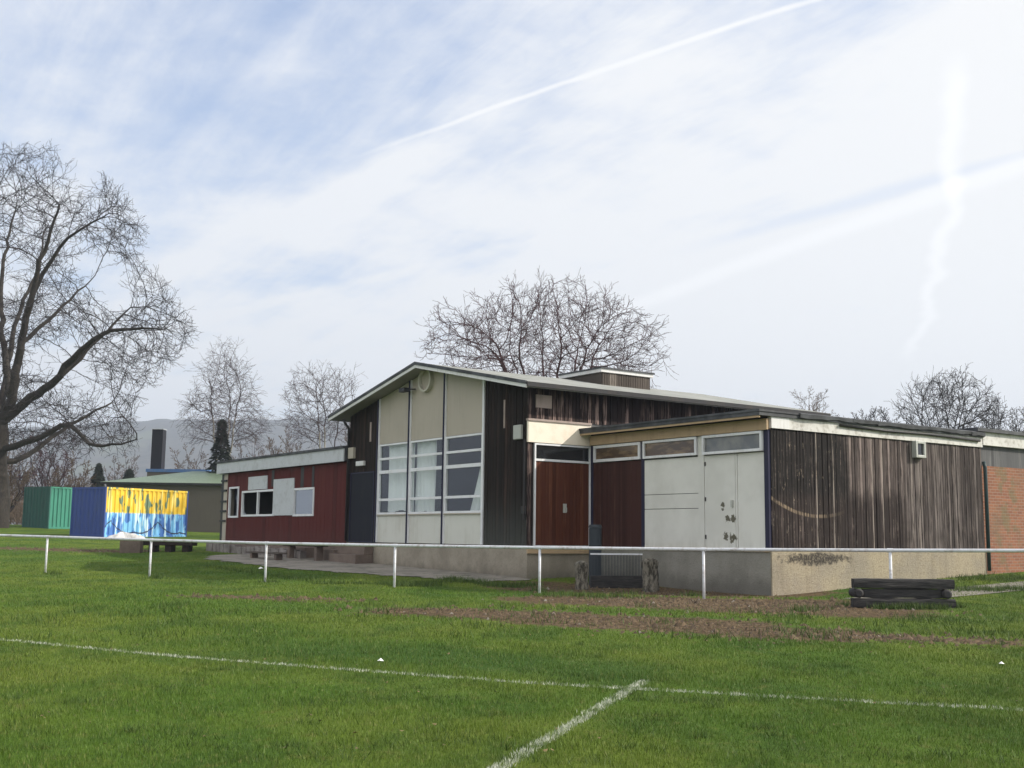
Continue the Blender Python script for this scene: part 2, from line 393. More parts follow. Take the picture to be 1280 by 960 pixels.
def _reflect(g):
    o = g.obj(); x, y, z = g.xyz(o)
    t = g.sm(g.m('ADD', g.m('ADD', z, g.m('MULTIPLY', x, -.25)), g.m('MULTIPLY', g.noise(o, 7, 4), .5)), 6.15, 6.35)
    return dict(color=(.03, .035, .04), rough=.02, spec=1.)
M['glass_bright'] = glass('reflecting_glass', refl=.28)

def bark(name, c1, c2, sc=9.):
    def fn(g):
        o = g.obj(); n = g.noise(g.vm('MULTIPLY', o, (3, 3, .6)), sc, 5, .65); b = g.noise(o, .8, 3)
        c = g.mix(g.sm(n, .35, .68), c1, c2); c = g.mix(g.m('MULTIPLY', g.sm(b, .5, .7), .4), c, tuple(q * .5 for q in c1))
        return dict(color=c, rough=.9, normal=g.bump(n, .7, .03))
    return mat(name, fn)
M['bark'] = bark('grey_brown_bark', (.017, .014, .013), (.05, .041, .031))
M['twig'] = bark('dark_twigs', (.013, .01, .012), (.026, .019, .021), 3.)
M['twig_red'] = bark('reddish_twigs', (.04, .014, .018), (.075, .03, .035), 3.)
M['twig_pale'] = bark('pale_twigs', (.11, .09, .085), (.2, .16, .15), 3.)
M['twig_birch'] = bark('purplish_birch_twigs', (.04, .026, .03), (.075, .052, .055), 3.)
M['twig_brown'] = bark('brown_brush', (.09, .062, .045), (.16, .115, .08), 3.)
M['birch'] = bark('birch_bark', (.42, .4, .36), (.14, .12, .1), 4.)
M['needles'] = bark('dark_needles', (.012, .02, .014), (.024, .038, .022), 5.)
def _log(g):
    o = g.obj(); n = g.noise(g.vm('MULTIPLY', o, (.7, 6, 6)), 5, 5, .65)
    return dict(color=g.mix(g.sm(n, .35, .7), (.012, .011, .012), (.04, .037, .036)), rough=.8, normal=g.bump(n, .8, .02))
M['log'] = mat('tarred_timber', _log)
def _stump(g):
    o = g.obj(); n = g.noise(g.vm('MULTIPLY', o, (6, 6, 2.2)), 2.2, 6, .7)
    return dict(color=g.mix(g.sm(n, .4, .62), (.035, .03, .022), (.2, .18, .145)), rough=.95, normal=g.bump(n, 1., .05))
M['stump'] = mat('weathered_stump', _stump)
def _conc(c1, c2):
    def fn(g):
        o = g.obj(); n = g.noise(o, 1.4, 6, .65); f = g.noise(o, 22, 4, .7)
        c = g.mix(g.sm(n, .36, .66), c1, c2); c = g.mix(g.m('MULTIPLY', g.sm(f, .52, .7), .4), c, tuple(q * .45 for q in c2))
        return dict(color=c, rough=.95, normal=g.bump(f, .6, .012))
    return fn
M['concrete'] = mat('worn_concrete', _conc((.22, .2, .17), (.14, .13, .105)))
M['block'] = mat('dull_brown_block', _conc((.17, .13, .105), (.12, .09, .075)))
M['paver'] = mat('grey_block', _conc((.26, .235, .22), (.14, .12, .11)))
M['plank'] = boards('old_planks', 'Y', .3, (.09, .075, .065), (.24, .21, .18), .8)
M['dark_plank'] = boards('dark_old_planks', 'Y', .3, (.03, .022, .02), (.09, .07, .055), .8)
M['litter'] = painted('white_litter', (.8, .8, .8), (.5, .5, .48), .3, .5, 4.)
def _steel(name, c1, c2, extra=None):
    def fn(g):
        o = g.obj(); x, y, z = g.xyz(o); n = g.noise(g.vm('MULTIPLY', o, (4, 4, .7)), 1.3, 5, .65)
        c = g.mix(g.sm(n, .4, .7), c1, c2)
        if extra: c = extra(g, c, o, x, y, z)
        return dict(color=c, rough=.5, normal=g.bump(n, .1, .01))
    return mat(name, fn)
M['blue_steel'] = _steel('blue_container_paint', (.018, .05, .23), (.024, .052, .18))
M['green_steel'] = _steel('green_container_paint', (.012, .105, .085), (.014, .08, .066))
M['green_sunlit'] = _steel('sunlit_green_paint', (.035, .22, .155), (.028, .17, .12))  # lighter copy of the container green: sunlight painted into the long side
def _graf(g, c, o, x, y, z):
    w = g.noise(g.comb(g.m('MULTIPLY', x, 2.2), 0., g.m('MULTIPLY', z, .7)), 1.3, 3, .5)
    w2 = g.noise(g.comb(g.m('MULTIPLY', x, 3.1), 7., g.m('MULTIPLY', z, .35)), 1.5, 2, .5)
    up = g.mix(g.sm(w, .53, .57), (.78, .5, .03), (.12, .19, .12)); up = g.mix(g.sm(w2, .58, .66), up, (.85, .68, .2))
    low = g.mix(g.sm(w, .47, .52), (.2, .5, .8), (.055, .17, .48)); low = g.mix(g.sm(w2, .585, .62), low, (.6, .8, .9))
    edge = g.m('ADD', z, g.m('MULTIPLY', g.m('SUBTRACT', g.noise(o, 3., 3), .5), .12))
    c = g.mix(g.sm(edge, 1.26, 1.34), low, up)
    # painted door outlines and a hanging dark line
    for cx in (1.05, 5.35):
        fr = g.m('MAXIMUM', g.m('DIVIDE', g.m('ABSOLUTE', g.m('SUBTRACT', x, cx)), .36), g.m('DIVIDE', g.m('ABSOLUTE', g.m('SUBTRACT', z, 1.4)), 1.0))
        c = g.mix(g.m('MULTIPLY', g.sm(g.m('ABSOLUTE', g.m('SUBTRACT', fr, 1.)), .2, .1), g.sm(z, 1.25, 1.4)), c, (.85, .55, .04))
    cur = g.m('ADD', .22, g.m('MULTIPLY', g.m('POWER', g.m('SUBTRACT', g.m('PINGPONG', g.m('ADD', x, 1.2), 1.65), .4), 2.), .42))
    ln = g.sm(g.m('ABSOLUTE', g.m('SUBTRACT', z, cur)), .05, .025)
    return g.mix(ln, c, (.03, .04, .1))
M['graffiti'] = _steel('yellow_and_blue_painted_steel', (.5, .5, .5), (.4, .4, .4), _graf)
M['green_roof'] = _steel('pale_green_roof', (.14, .19, .125), (.19, .24, .16))
M['far_wall'] = painted('grey_brown_wall', (.15, .13, .11), (.09, .08, .07), .4, .8, .35)
M['chimney_black'] = painted('black_cladding', (.018, .018, .024), (.04, .04, .05), .3, .6, .5)
M['blue_edge'] = painted('blue_fascia', (.07, .16, .36), (.2, .25, .35), .4, .6)

# ground: turf, worn earth and the lusher patch, all placed in world metres
DIRT = []        # (point, point, radius, strength)
def seg(u0, v0, u1, v1, r, s): DIRT.append((gnd(u0, v0)[:2], gnd(u1, v1)[:2], r, s))
seg(520, 764, 700, 770, 1.0, 1.2); seg(700, 774, 880, 782, 1.3, 1.35); seg(880, 785, 1010, 793, 1.1, 1.2); seg(1010, 793, 1250, 803, .5, .85)
seg(240, 745, 420, 751, .55, .62); seg(740, 750, 1050, 756, 1.8, 1.5); seg(690, 734, 960, 742, 1.5, 1.4)
seg(760, 752, 1060, 764, 1.5, 1.3); seg(0, 685, 170, 689, 1.2, .8); seg(1000, 752, 1060, 760, .5, .9); seg(1090, 796, 1180, 800, .3, .5)
LUSH = [(gnd(420, 812)[:2], gnd(760, 838)[:2], 1.0)]
def dirt_np(x, y):
    f = np.zeros(x.shape)
    for a, b, r, s in DIRT:
        bx, by = b[0] - a[0], b[1] - a[1]; t = np.clip(((x - a[0]) * bx + (y - a[1]) * by) / (bx * bx + by * by), 0, 1)
        d = np.hypot(x - a[0] - t * bx, y - a[1] - t * by)
        f = np.maximum(f, np.clip((r * 1.5 - d) / r, 0, 1) * s)
    return f
def masks(g, p):
    x, y, z = g.xyz(p); n = g.noise(p, 1.1, 5, .65); n2 = g.noise(p, 4.5, 4, .7)
    dirt = None
    for a, b, r, s in DIRT:
        d = g.segd(x, y, a, b); q = g.m('MULTIPLY', g.mr(d, 0., r * 1.7, 1., 0.), s); dirt = q if dirt is None else g.m('MAXIMUM', dirt, q)
    dirt = g.sm(g.m('ADD', dirt, g.m('ADD', g.m('MULTIPLY', g.m('SUBTRACT', n, .5), .9), g.m('MULTIPLY', g.m('SUBTRACT', n2, .5), .9))), .42, .72)
    lush = g.sm(g.m('ADD', g.segd(x, y, LUSH[0][0], LUSH[0][1]), g.m('MULTIPLY', n, 1.6)), 2.3, 1.1)
    return x, y, n, n2, dirt, lush
def turf_col(g, p, x, y, n, n2, lush):
    big = g.noise(p, .22, 3, .5); mid = g.noise(g.vm('MULTIPLY', p, (1, .55, 1)), .9, 4, .6)
    c = g.mix(g.sm(big, .35, .65), (.066, .130, .011), (.122, .166, .02)); c = g.mix(g.m('MULTIPLY', g.sm(mid, .42, .66), .75), c, (.036, .086, .009))
    c = g.mix(g.m('MULTIPLY', g.sm(n2, .54, .7), .55), c, (.145, .15, .036))
    return g.mix(g.m('MULTIPLY', lush, .8), c, (.038, .090, .011))
def _ground(g):
    p = g.pos(); x, y, n, n2, dirt, lush = masks(g, p)
    c = turf_col(g, p, x, y, n, n2, lush)
    f = g.noise(p, 9, 5, .75); f2 = g.noise(p, 45, 3, .7)
    c = g.mix(g.m('MULTIPLY', g.sm(f2, .45, .7), .4), c, (.03, .05, .012))
    e = g.mix(g.sm(f, .36, .64), (.042, .026, .013), (.15, .105, .058)); e = g.mix(g.m('MULTIPLY', g.sm(n2, .58, .7), .5), e, (.17, .13, .08))
    c = g.mix(dirt, c, e)
    return dict(color=c, rough=.95, spec=.15, normal=g.bump(g.m('ADD', f, g.m('MULTIPLY', f2, .4)), .9, .07))
M['ground'] = mat('turf_and_earth', _ground)
def _blade(g):
    p = g.pos(); x, y, n, n2, dirt, lush = masks(g, p)
    c = turf_col(g, p, x, y, n, n2, lush)
    v = g.wn3(g.vm('FLOOR', g.scale(p, (37., 37., 0.))))
    c = g.mix(g.m('MULTIPLY', v, .5), c, (.12, .19, .026)); c = g.mix(g.m('MULTIPLY', g.sm(v, .9, .96), .5), c, (.22, .2, .08))
    return dict(color=c, rough=.55, spec=.25)
M['blade'] = mat('grass_blades', _blade)
M['paint_blade'] = mat('whitewashed_grass', lambda g: dict(color=g.mix(g.sm(g.noise(g.pos(), 7, 4, .7), .42, .62), (.52, .54, .46), (.13, .19, .05)), rough=.8))
M['tall_blade'] = mat('rough_grass', lambda g: dict(color=g.mix(g.wn3(g.vm('FLOOR', g.scale(g.pos(), (23., 23., 0.)))), (.03, .065, .012), (.085, .125, .025)), rough=.6, spec=.2))

# ------------------------------------------------------------------ ground sheet
def axis_pts(a, b, step, far_lo, far_hi):
    c = list(np.arange(a, b + 1e-6, step)); s = step; x = c[-1]
    up = []
    while x < far_hi: s *= 1.25; x += s; up.append(x)
    s = step; x = c[0]; dn = []
    while x > far_lo: s *= 1.25; x -= s; dn.append(x)
    return np.array(dn[::-1] + c + up)
xs, ys = axis_pts(-40, 32, .45, -1900, 1900), axis_pts(2, 80, .45, -1200, 2000)
gx, gy = np.meshgrid(xs, ys); gz = terrain(gx, gy)
V = np.stack([gx.ravel(), gy.ravel(), gz.ravel()], 1); nx, ny = len(xs), len(ys)
ii = (np.arange(ny - 1)[:, None] * nx + np.arange(nx - 1)[None, :]).ravel()
ground = np_mesh('ground', V, np.stack([ii, ii + 1, ii + nx + 1, ii + nx], 1), M['ground'])
tag(ground, 'mown playing field of worn green grass with bare earth patches', 'ground', kind='structure')
ground.data.polygons.foreach_set('use_smooth', [True] * len(ground.data.polygons))

# ------------------------------------------------------------------ grass blades
def blades(name, x, y, h, w, m, lean=.5, base=0.):
    n = len(x); z = terrain(x, y) + base - .004
    az = NP.uniform(0, 2 * np.pi, n); la = NP.uniform(0, 2 * np.pi, n); ll = NP.uniform(.05, lean, n) * h
    dx, dy = np.cos(az) * w / 2, np.sin(az) * w / 2
    V = np.empty((n, 3, 3))
    V[:, 0] = np.stack([x - dx, y - dy, z], 1); V[:, 1] = np.stack([x + dx, y + dy, z], 1)
    V[:, 2] = np.stack([x + np.cos(la) * ll, y + np.sin(la) * ll, z + h], 1)
    return np_mesh(name, V.reshape(-1, 3), np.arange(3 * n).reshape(n, 3), m)
def seg_np(x, y, a, b):
    bx, by = b[0] - a[0], b[1] - a[1]; t = np.clip(((x - a[0]) * bx + (y - a[1]) * by) / (bx * bx + by * by), 0, 1)
    return np.hypot(x - a[0] - t * bx, y - a[1] - t * by)
LINE_A = [gnd(-120, 790)[:2], gnd(0, 800)[:2], gnd(220, 821)[:2], gnd(440, 838)[:2], gnd(640, 853)[:2], gnd(800, 862)[:2], gnd(1050, 876)[:2], gnd(1280, 888)[:2], gnd(1420, 896)[:2]]
_b0, _b1 = gnd(630, 957)[:2], gnd(805, 852)[:2]
LINE_B = [_b0 - (_b1 - _b0) * 1.2, _b0, _b1]
def line_dist(x, y, L):
    d = np.full(x.shape, 1e9)
    for a, b in zip(L[:-1], L[1:]): d = np.minimum(d, seg_np(x, y, a, b))
    return d
def fbm0(x, y): return (np.sin(x * 1.7 + 2.1 * np.sin(y * .9)) + np.sin(y * 2.3 + 1.7 * np.sin(x * 1.3 + 1)) + np.sin((x + y) * 3.1 + np.sin(x * 2.7))) / 3
N = 760000
u = NP.random(N); y0, y1, q = 4.2, 62., -1.1
yy = (y0 ** (q + 1) + u * (y1 ** (q + 1) - y0 ** (q + 1))) ** (1 / (q + 1)); xx = np.where(NP.random(N) < .82, NP.uniform(-.5, .5, N), NP.uniform(-.95, .95, N)) * yy
hall_l = np.stack([CY * (xx - ORG[0]) - SY * (yy - ORG[1]), SY * (xx - ORG[0]) + CY * (yy - ORG[1])], 1)
PATH = [(-17.5, -1.9), (-15.5, -3.0), (-8, -3.35), (-3, -2.2), (.3, -1.5), (.3, .1), (-17.5, .1)]
def in_poly(X, Y, P):
    c = np.zeros(X.shape, bool)
    for (ax, ay), (bx, by) in zip(P, P[1:] + P[:1]):
        k = ((ay > Y) != (by > Y)) & (X < (bx - ax) * (Y - ay) / (by - ay + 1e-12) + ax); c ^= k
    return c
built = ((hall_l[:, 1] > -.05) & (hall_l[:, 0] < 0)) | ((hall_l[:, 1] > 2.05) & (hall_l[:, 0] < 6.55)) | in_poly(hall_l[:, 0], hall_l[:, 1], PATH)
keep = (~built) & (NP.random(N) > np.clip((dirt_np(xx, yy) + .32 * (fbm0(xx * 1.3, yy * 1.9) + fbm0(xx * 3.7 + 2, yy * 4.3))) * 2.2 - .55, 0, .985))
xx, yy = xx[keep], yy[keep]
da, db = line_dist(xx, yy, LINE_A), line_dist(xx, yy, LINE_B)
def fbm(x, y):
    return (np.sin(x * 1.7 + 2.1 * np.sin(y * .9)) + np.sin(y * 2.3 + 1.7 * np.sin(x * 1.3 + 1)) + np.sin((x + y) * 3.1 + np.sin(x * 2.7))) / 3
hh = (.021 + .010 * fbm(xx, yy) + .008 * fbm(xx * 3.1 + 4, yy * 2.7) + .017 * NP.random(len(xx))) * np.clip(yy / 9, .9, 2.2) ** .35
ww = .0043 * np.clip(yy / 7, .9, 5)
onA = da < .05 + .02 * NP.random(len(xx)) ; onB = (db < .052 + .02 * NP.random(len(xx))) & ~onA
onB &= NP.random(len(xx)) < .75
fade = .55 + .25 * fbm(xx * .6, yy * .7)
onA &= NP.random(len(xx)) < np.clip(fade + .25 * (xx < 0), .15, .9)
rest = ~(onA | onB)
tag(blades('grass', xx[rest], yy[rest], hh[rest], ww[rest], M['blade']), 'short green grass blades of the playing field', 'grass', kind='stuff')
def marking(name, L, sel, label, n, width=.06):
    ns = []; tot = 0
    segs = list(zip(L[:-1], L[1:])); ln = [np.hypot(*(b - a)) for a, b in segs]
    X, Y = [], []
    for (a, b), l in zip(segs, ln):
        k = int(n * l / sum(ln)); t = NP.random(k); d = (b - a) / l; o = NP.normal(0, width * .62, k)
        X.append(a[0] + (b[0] - a[0]) * t - d[1] * o); Y.append(a[1] + (b[1] - a[1]) * t + d[0] * o)
    X, Y = np.concatenate(X + [xx[sel]]), np.concatenate(Y + [yy[sel]])
    return tag(blades(name, X, Y, NP.uniform(.012, .036, len(X)), .007 * np.clip(Y / 8, 1, 2.5), M['paint_blade'], .8), label, 'pitch line', kind='structure')
marking('touchline', LINE_A, onA, 'long faded white touchline running across the grass', 2700, .04)
marking('goal_line', LINE_B, onB, 'short bold white line running towards the camera', 3300, .044)
# rough unmown tufts by the path edge, the plinths and the rail
RX, RY = [], []
def tuft_px(u, v, n, s):
    p = gnd(u, v); RX.append(NP.normal(p[0], s, n)); RY.append(NP.normal(p[1], s * .8, n))
for uu in range(485, 665, 7): tuft_px(uu + R.uniform(-4, 4), 733 + R.uniform(-2, 2) - 7 * math.exp(-((uu - 570) / 30) ** 2), 130, .16)
for uu in range(400, 490, 10): tuft_px(uu, 730, 60, .18)
for uu in range(255, 400, 9): tuft_px(uu, 708 + (uu - 255) * .14, 50, .2)
for uu in range(1200, 1285, 7): tuft_px(uu, 722 + R.uniform(-4, 6), 90, .2)
for uu in range(1195, 1285, 6): tuft_px(uu, 738 + R.uniform(-2, 2), 80, .16)
for uu in range(1085, 1200, 5): tuft_px(uu, 760 + R.uniform(-1, 2), 110, .1)
for uu in range(680, 800, 9): tuft_px(uu, 745 + R.uniform(-3, 4), 60, .2)
for uv in ((67, 717), (196, 722), (338, 727), (498, 729), (673, 738), (865, 744), (1000, 763), (1060, 757)): tuft_px(uv[0], uv[1] + 1, 150, .13)
for k in range(70): tuft_px(R.uniform(20, 1260), R.uniform(756, 800), 40, .25)
CLX, CLY = [], []
for k in range(420):
    v_ = 770 + 185 * R.random() ** 1.2; p = gnd(R.uniform(-20, 1300), v_); n_ = R.randint(15, 60); s_ = R.uniform(.03, .12); CLX.append(NP.normal(p[0], s_ * 1.5, n_)); CLY.append(NP.normal(p[1], s_, n_))
CLX, CLY = np.concatenate(CLX), np.concatenate(CLY)
tag(blades('grass_clumps', CLX, CLY, NP.uniform(.03, .075, len(CLX)), .006, M['tall_blade'], 1.1), 'small darker clumps of coarse grass in the turf', 'grass', kind='stuff')
DLX, DLY = [], []
for k in range(260):
    p = gnd(R.uniform(-20, 1300), 742 + 200 * R.random() ** 2.); DLX.append(p[0]); DLY.append(p[1])
DLX, DLY = np.array(DLX), np.array(DLY); n_ = len(DLX); an_ = NP.uniform(0, 6.28, n_); sz_ = NP.uniform(.010, .022, n_); zz_ = terrain(DLX, DLY) + NP.uniform(.012, .035, n_)
VL = np.empty((n_, 4, 3))
for k, (a_, b_) in enumerate(((1, 0), (0, .55), (-1, 0), (0, -.55))):
    VL[:, k, 0] = DLX + sz_ * (a_ * np.cos(an_) - b_ * np.sin(an_)); VL[:, k, 1] = DLY + sz_ * (a_ * np.sin(an_) + b_ * np.cos(an_)); VL[:, k, 2] = zz_ + sz_ * NP.uniform(-.5, .5, n_)
M['leaf'] = mat('dead_leaf', lambda g: dict(color=g.mix(g.wn3(g.vm('FLOOR', g.scale(g.pos(), (9., 9., 0.)))), (.06, .04, .018), (.19, .14, .06)), rough=.8))
tag(np_mesh('dead_leaves', VL.reshape(-1, 3), np.arange(4 * n_).reshape(n_, 4), M['leaf']), 'dead brown leaves scattered over the turf', 'leaves', kind='stuff')
RX, RY = np.concatenate(RX), np.concatenate(RY)
_l = np.stack([CY * (RX - ORG[0]) - SY * (RY - ORG[1]), SY * (RX - ORG[0]) + CY * (RY - ORG[1])], 1)
ok = ~(((_l[:, 1] > -.08) & (_l[:, 0] < .05)) | ((_l[:, 1] > 2.) & (_l[:, 0] < 6.6)))
RX, RY = RX[ok], RY[ok]
tag(blades('rough_grass', RX, RY, NP.uniform(.05, .16, len(RX)), .014, M['tall_blade'], .9), 'longer dark green grass tufts by the path and plinths', 'grass', kind='stuff')

# earth clods on the bare ground
CX, CYY = [], []
for a, b, r, s in DIRT:
    if s < .6: continue
    n = int(260 * max(1, np.hypot(*(b - a)))); t = NP.random(n)
    CX.append(a[0] + (b[0] - a[0]) * t + NP.normal(0, r * .7, n)); CYY.append(a[1] + (b[1] - a[1]) * t + NP.normal(0, r * .7, n))
CX, CYY = np.concatenate(CX), np.concatenate(CYY)
_l = np.stack([CY * (CX - ORG[0]) - SY * (CYY - ORG[1]), SY * (CX - ORG[0]) + CY * (CYY - ORG[1])], 1)
ok = ~(((_l[:, 1] > -.08) & (_l[:, 0] < .05)) | ((_l[:, 1] > 2.) & (_l[:, 0] < 6.6))); CX, CYY = CX[ok], CYY[ok]
n = len(CX); s = NP.uniform(.012, .05, n) * np.where(NP.random(n) < .06, 1.7, 1.); z = terrain(CX, CYY)
base = np.array([(1, 0, 0), (-.5, .87, 0), (-.5, -.87, 0), (0, 0, .75)]); an = NP.uniform(0, 6.28, n)
V = np.empty((n, 4, 3)); jit = NP.uniform(.6, 1.4, (n, 4, 1))
bx = base[None, :, 0] * np.cos(an)[:, None] - base[None, :, 1] * np.sin(an)[:, None]; by = base[None, :, 0] * np.sin(an)[:, None] + base[None, :, 1] * np.cos(an)[:, None]
V[:, :, 0] = bx; V[:, :, 1] = by; V[:, :, 2] = base[None, :, 2]; V *= jit * s[:, None, None]
V += np.stack([CX, CYY, z - .004], 1)[:, None, :]
fc = np.array([(0, 1, 3), (1, 2, 3), (2, 0, 3)]); Fc = (np.arange(n)[:, None, None] * 4 + fc[None]).reshape(-1, 3)
M['clod'] = mat('earth_clods', lambda g: dict(color=g.mix(g.wn3(g.vm('FLOOR', g.scale(g.pos(), (11., 11., 0.)))), (.035, .022, .011), (.125, .085, .047)), rough=.95))
M['stone'] = mat('pale_stone', lambda g: dict(color=g.mix(g.wn3(g.vm('FLOOR', g.scale(g.pos(), (7., 7., 0.)))), (.10, .085, .065), (.22, .195, .16)), rough=.9))
_sel = NP.random(n) < .018
tag(np_mesh('gravel', V[_sel].reshape(-1, 3), (np.arange(int(_sel.sum()))[:, None, None] * 4 + fc[None]).reshape(-1, 3), M['stone']), 'pale little stones lying in the bare brown earth', 'gravel', kind='stuff')
V = V[~_sel]; n = len(V); Fc = (np.arange(n)[:, None, None] * 4 + fc[None]).reshape(-1, 3)
tag(np_mesh('dirt_clods', V.reshape(-1, 3), Fc, M['clod']), 'loose brown earth clods on the bare worn strip', 'dirt', kind='stuff')

# concrete path in front of the hall
def sheet(poly, step, lift, rag=0.):
    X0, X1 = min(p[0] for p in poly), max(p[0] for p in poly); Y0, Y1 = min(p[1] for p in poly), max(p[1] for p in poly)
    gx_, gy_ = np.meshgrid(np.arange(X0, X1 + step, step), np.arange(Y0, Y1 + step, step)); h, w = gx_.shape
    W = wld(gx_.ravel(), gy_.ravel()); z_ = terrain(W[0], W[1]) + lift
    jx, jy = gx_.ravel() + step / 2, gy_.ravel() + step / 2
    ins = in_poly(jx + rag * np.sin(jy * 5 + jx * 2), jy + rag * np.sin(jx * 3.3) + rag * .6 * np.sin(jx * 9.1), poly).reshape(h, w)
    fs = []
    for j in range(h - 1):
        for i in range(w - 1):
            if ins[j, i]: k = j * w + i; fs.append((k, k + 1, k + w + 1, k + w))
    return np.stack([W[0], W[1], z_], 1), np.array(fs)
V, Fc = sheet(PATH, .12, .02, .12)
def _pathm(g):
    d = _conc((.25, .225, .19), (.16, .145, .12))(g); p = g.pos(); n = g.noise(p, 2.2, 5, .65)
    d['color'] = g.mix(g.m('MULTIPLY', g.sm(n, .55, .66), .75), d['color'], (.05, .055, .03)); return d
M['path'] = mat('mossy_concrete', _pathm)
tag(np_mesh('path', V, Fc, M['path']), 'cracked grey concrete path along the hall plinth', 'path', kind='structure')
V, Fc = sheet([(8.4, 2.2), (9.8, 2.2), (9.8, 14), (8.4, 14)], .2, .015)
tag(np_mesh('footpath', V, Fc, M['concrete']), 'narrow grey footpath beside the timber wing', 'path', kind='structure')

# ------------------------------------------------------------------ buildings (hall coordinates: X along the gable, Y to the back)
ROOT_LOC, ROOT_RZ = (ORG[0], ORG[1], 0.), -YAW
def bthing(name, label, cat): return thing(name, label, cat, ROOT_LOC, ROOT_RZ)
def vboards(mb, face, a0, a1, plane, z0, z1, pitch, t=.025, gap=.012, jit=.006, rng=R):
    """face 'F': looks along -Y at Y=plane; 'R': looks along +X at X=plane. z1 may be a function."""
    i0, i1 = math.floor(a0 / pitch), math.ceil(a1 / pitch)
    for i in range(i0, i1):
        b0, b1 = max(a0, i * pitch + gap / 2), min(a1, (i + 1) * pitch - gap / 2)
        if b1 - b0 < .01: continue
        q = t + rng.uniform(-jit, jit); f = z1 if callable(z1) else (lambda a: z1); zl, zr = f(b0), f(b1); zz = z0 + rng.uniform(-.012, .004)
        if face == 'F': mb.hexa([(b0, plane - q, zz), (b1, plane - q, zz), (b1, plane, zz), (b0, plane, zz), (b0, plane - q, zl), (b1, plane - q, zr), (b1, plane, zr), (b0, plane, zl)])
        else: mb.hexa([(plane, b0, zz), (plane + q, b0, zz), (plane + q, b1, zz), (plane, b1, zz), (plane, b0, zl), (plane + q, b0, zl), (plane + q, b1, zr), (plane, b1, zr)])
def fbox(mb, face, a0, a1, plane, d0, d1, z0, z1):   # d: how far in front of the plane
    if face == 'F': mb.box(a0, a1, plane - d0, plane - d1, z0, z1)
    else: mb.box(plane + d0, plane + d1, a0, a1, z0, z1)
def fframe(face, a0, a1, plane, d0, d1, z0, z1, w, wb=None):
    m = MB(); wb = w if wb is None else wb
    fbox(m, face, a0, a0 + w, plane, d0, d1, z0, z1); fbox(m, face, a1 - w, a1, plane, d0, d1, z0, z1)
    fbox(m, face, a0 + w, a1 - w, plane, d0, d1, z0, z0 + wb); fbox(m, face, a0 + w, a1 - w, plane, d0, d1, z1 - w, z1)
    return m
def onebox(name, m, parent, face, a0, a1, plane, d0, d1, z0, z1, bevel=0.):
    q = MB(); fbox(q, face, a0, a1, plane, d0, d1, z0, z1); return q.build(name, m, parent, bevel=bevel)

# ---- gabled hall
hall = bthing('gabled_hall', 'tall gabled timber hall with three-bay curtained window and dark boarded sides', 'building')
XL, XR, YB = -10.3, 0., 11.2
RIDGE = -5.15; ZR, SLOPE = 6.62, .2035
def under(X): return ZR - .16 - SLOPE * abs(X - RIDGE)      # underside of the roof over the wall
MX = [-8.237, -6.231, -4.176, -2.124]
b = MB(); b.box(XL, XR, .02, YB, -.4, 1.20)
b.build('plinth', M['plinth_hall'], hall)
# carcass: floor, back, left and right walls, front return each side of the bay
b = MB(); b.box(XL + .03, XR - .03, .06, YB - .03, 1.22, 1.28)
b.prism([(XL + .03, YB - .1, 1.28), (XR - .03, YB - .1, 1.28), (XR - .03, YB - .1, under(0) - .02), (RIDGE, YB - .1, under(RIDGE) - .02), (XL + .03, YB - .1, under(XL) - .02)], (0, .08, 0))
b.box(XL + .02, XL + .1, .06, YB - .12, 1.28, under(XL) - .02); b.box(-.1, -.02, .06, YB - .12, 1.28, under(0) - .02)
for a, c in ((XL + .1, MX[0]), (MX[3], -.1)):
    b.prism([(a, .04, 1.28), (c, .04, 1.28), (c, .04, under(c) - .02), (a, .04, under(a) - .02)], (0, .06, 0))
b.build('wall', M['interior'], hall)
b = MB(); vboards(b, 'F', MX[3] + .05, 0.0, .04, 1.2, under, .135)
b.build('front_boards', M['dark_front'], hall)
b = MB(); vboards(b, 'F', XL, MX[0] - .03, .04, 3.5, under, .135); vboards(b, 'F', XL, -10.12, .04, 1.2, 3.49, .135); vboards(b, 'F', -8.48, MX[0] - .03, .04, 1.2, 3.49, .135)
b.build('front_boards', M['dark_front'], hall)
b = MB(); vboards(b, 'R', .005, YB, -.02, 4.56, under(.0) + .02, .135, .03, .016, .012); vboards(b, 'R', .005, .2, -.02, 1.2, 3.93, .135)
b.build('side_boards', M['dark_side'], hall)
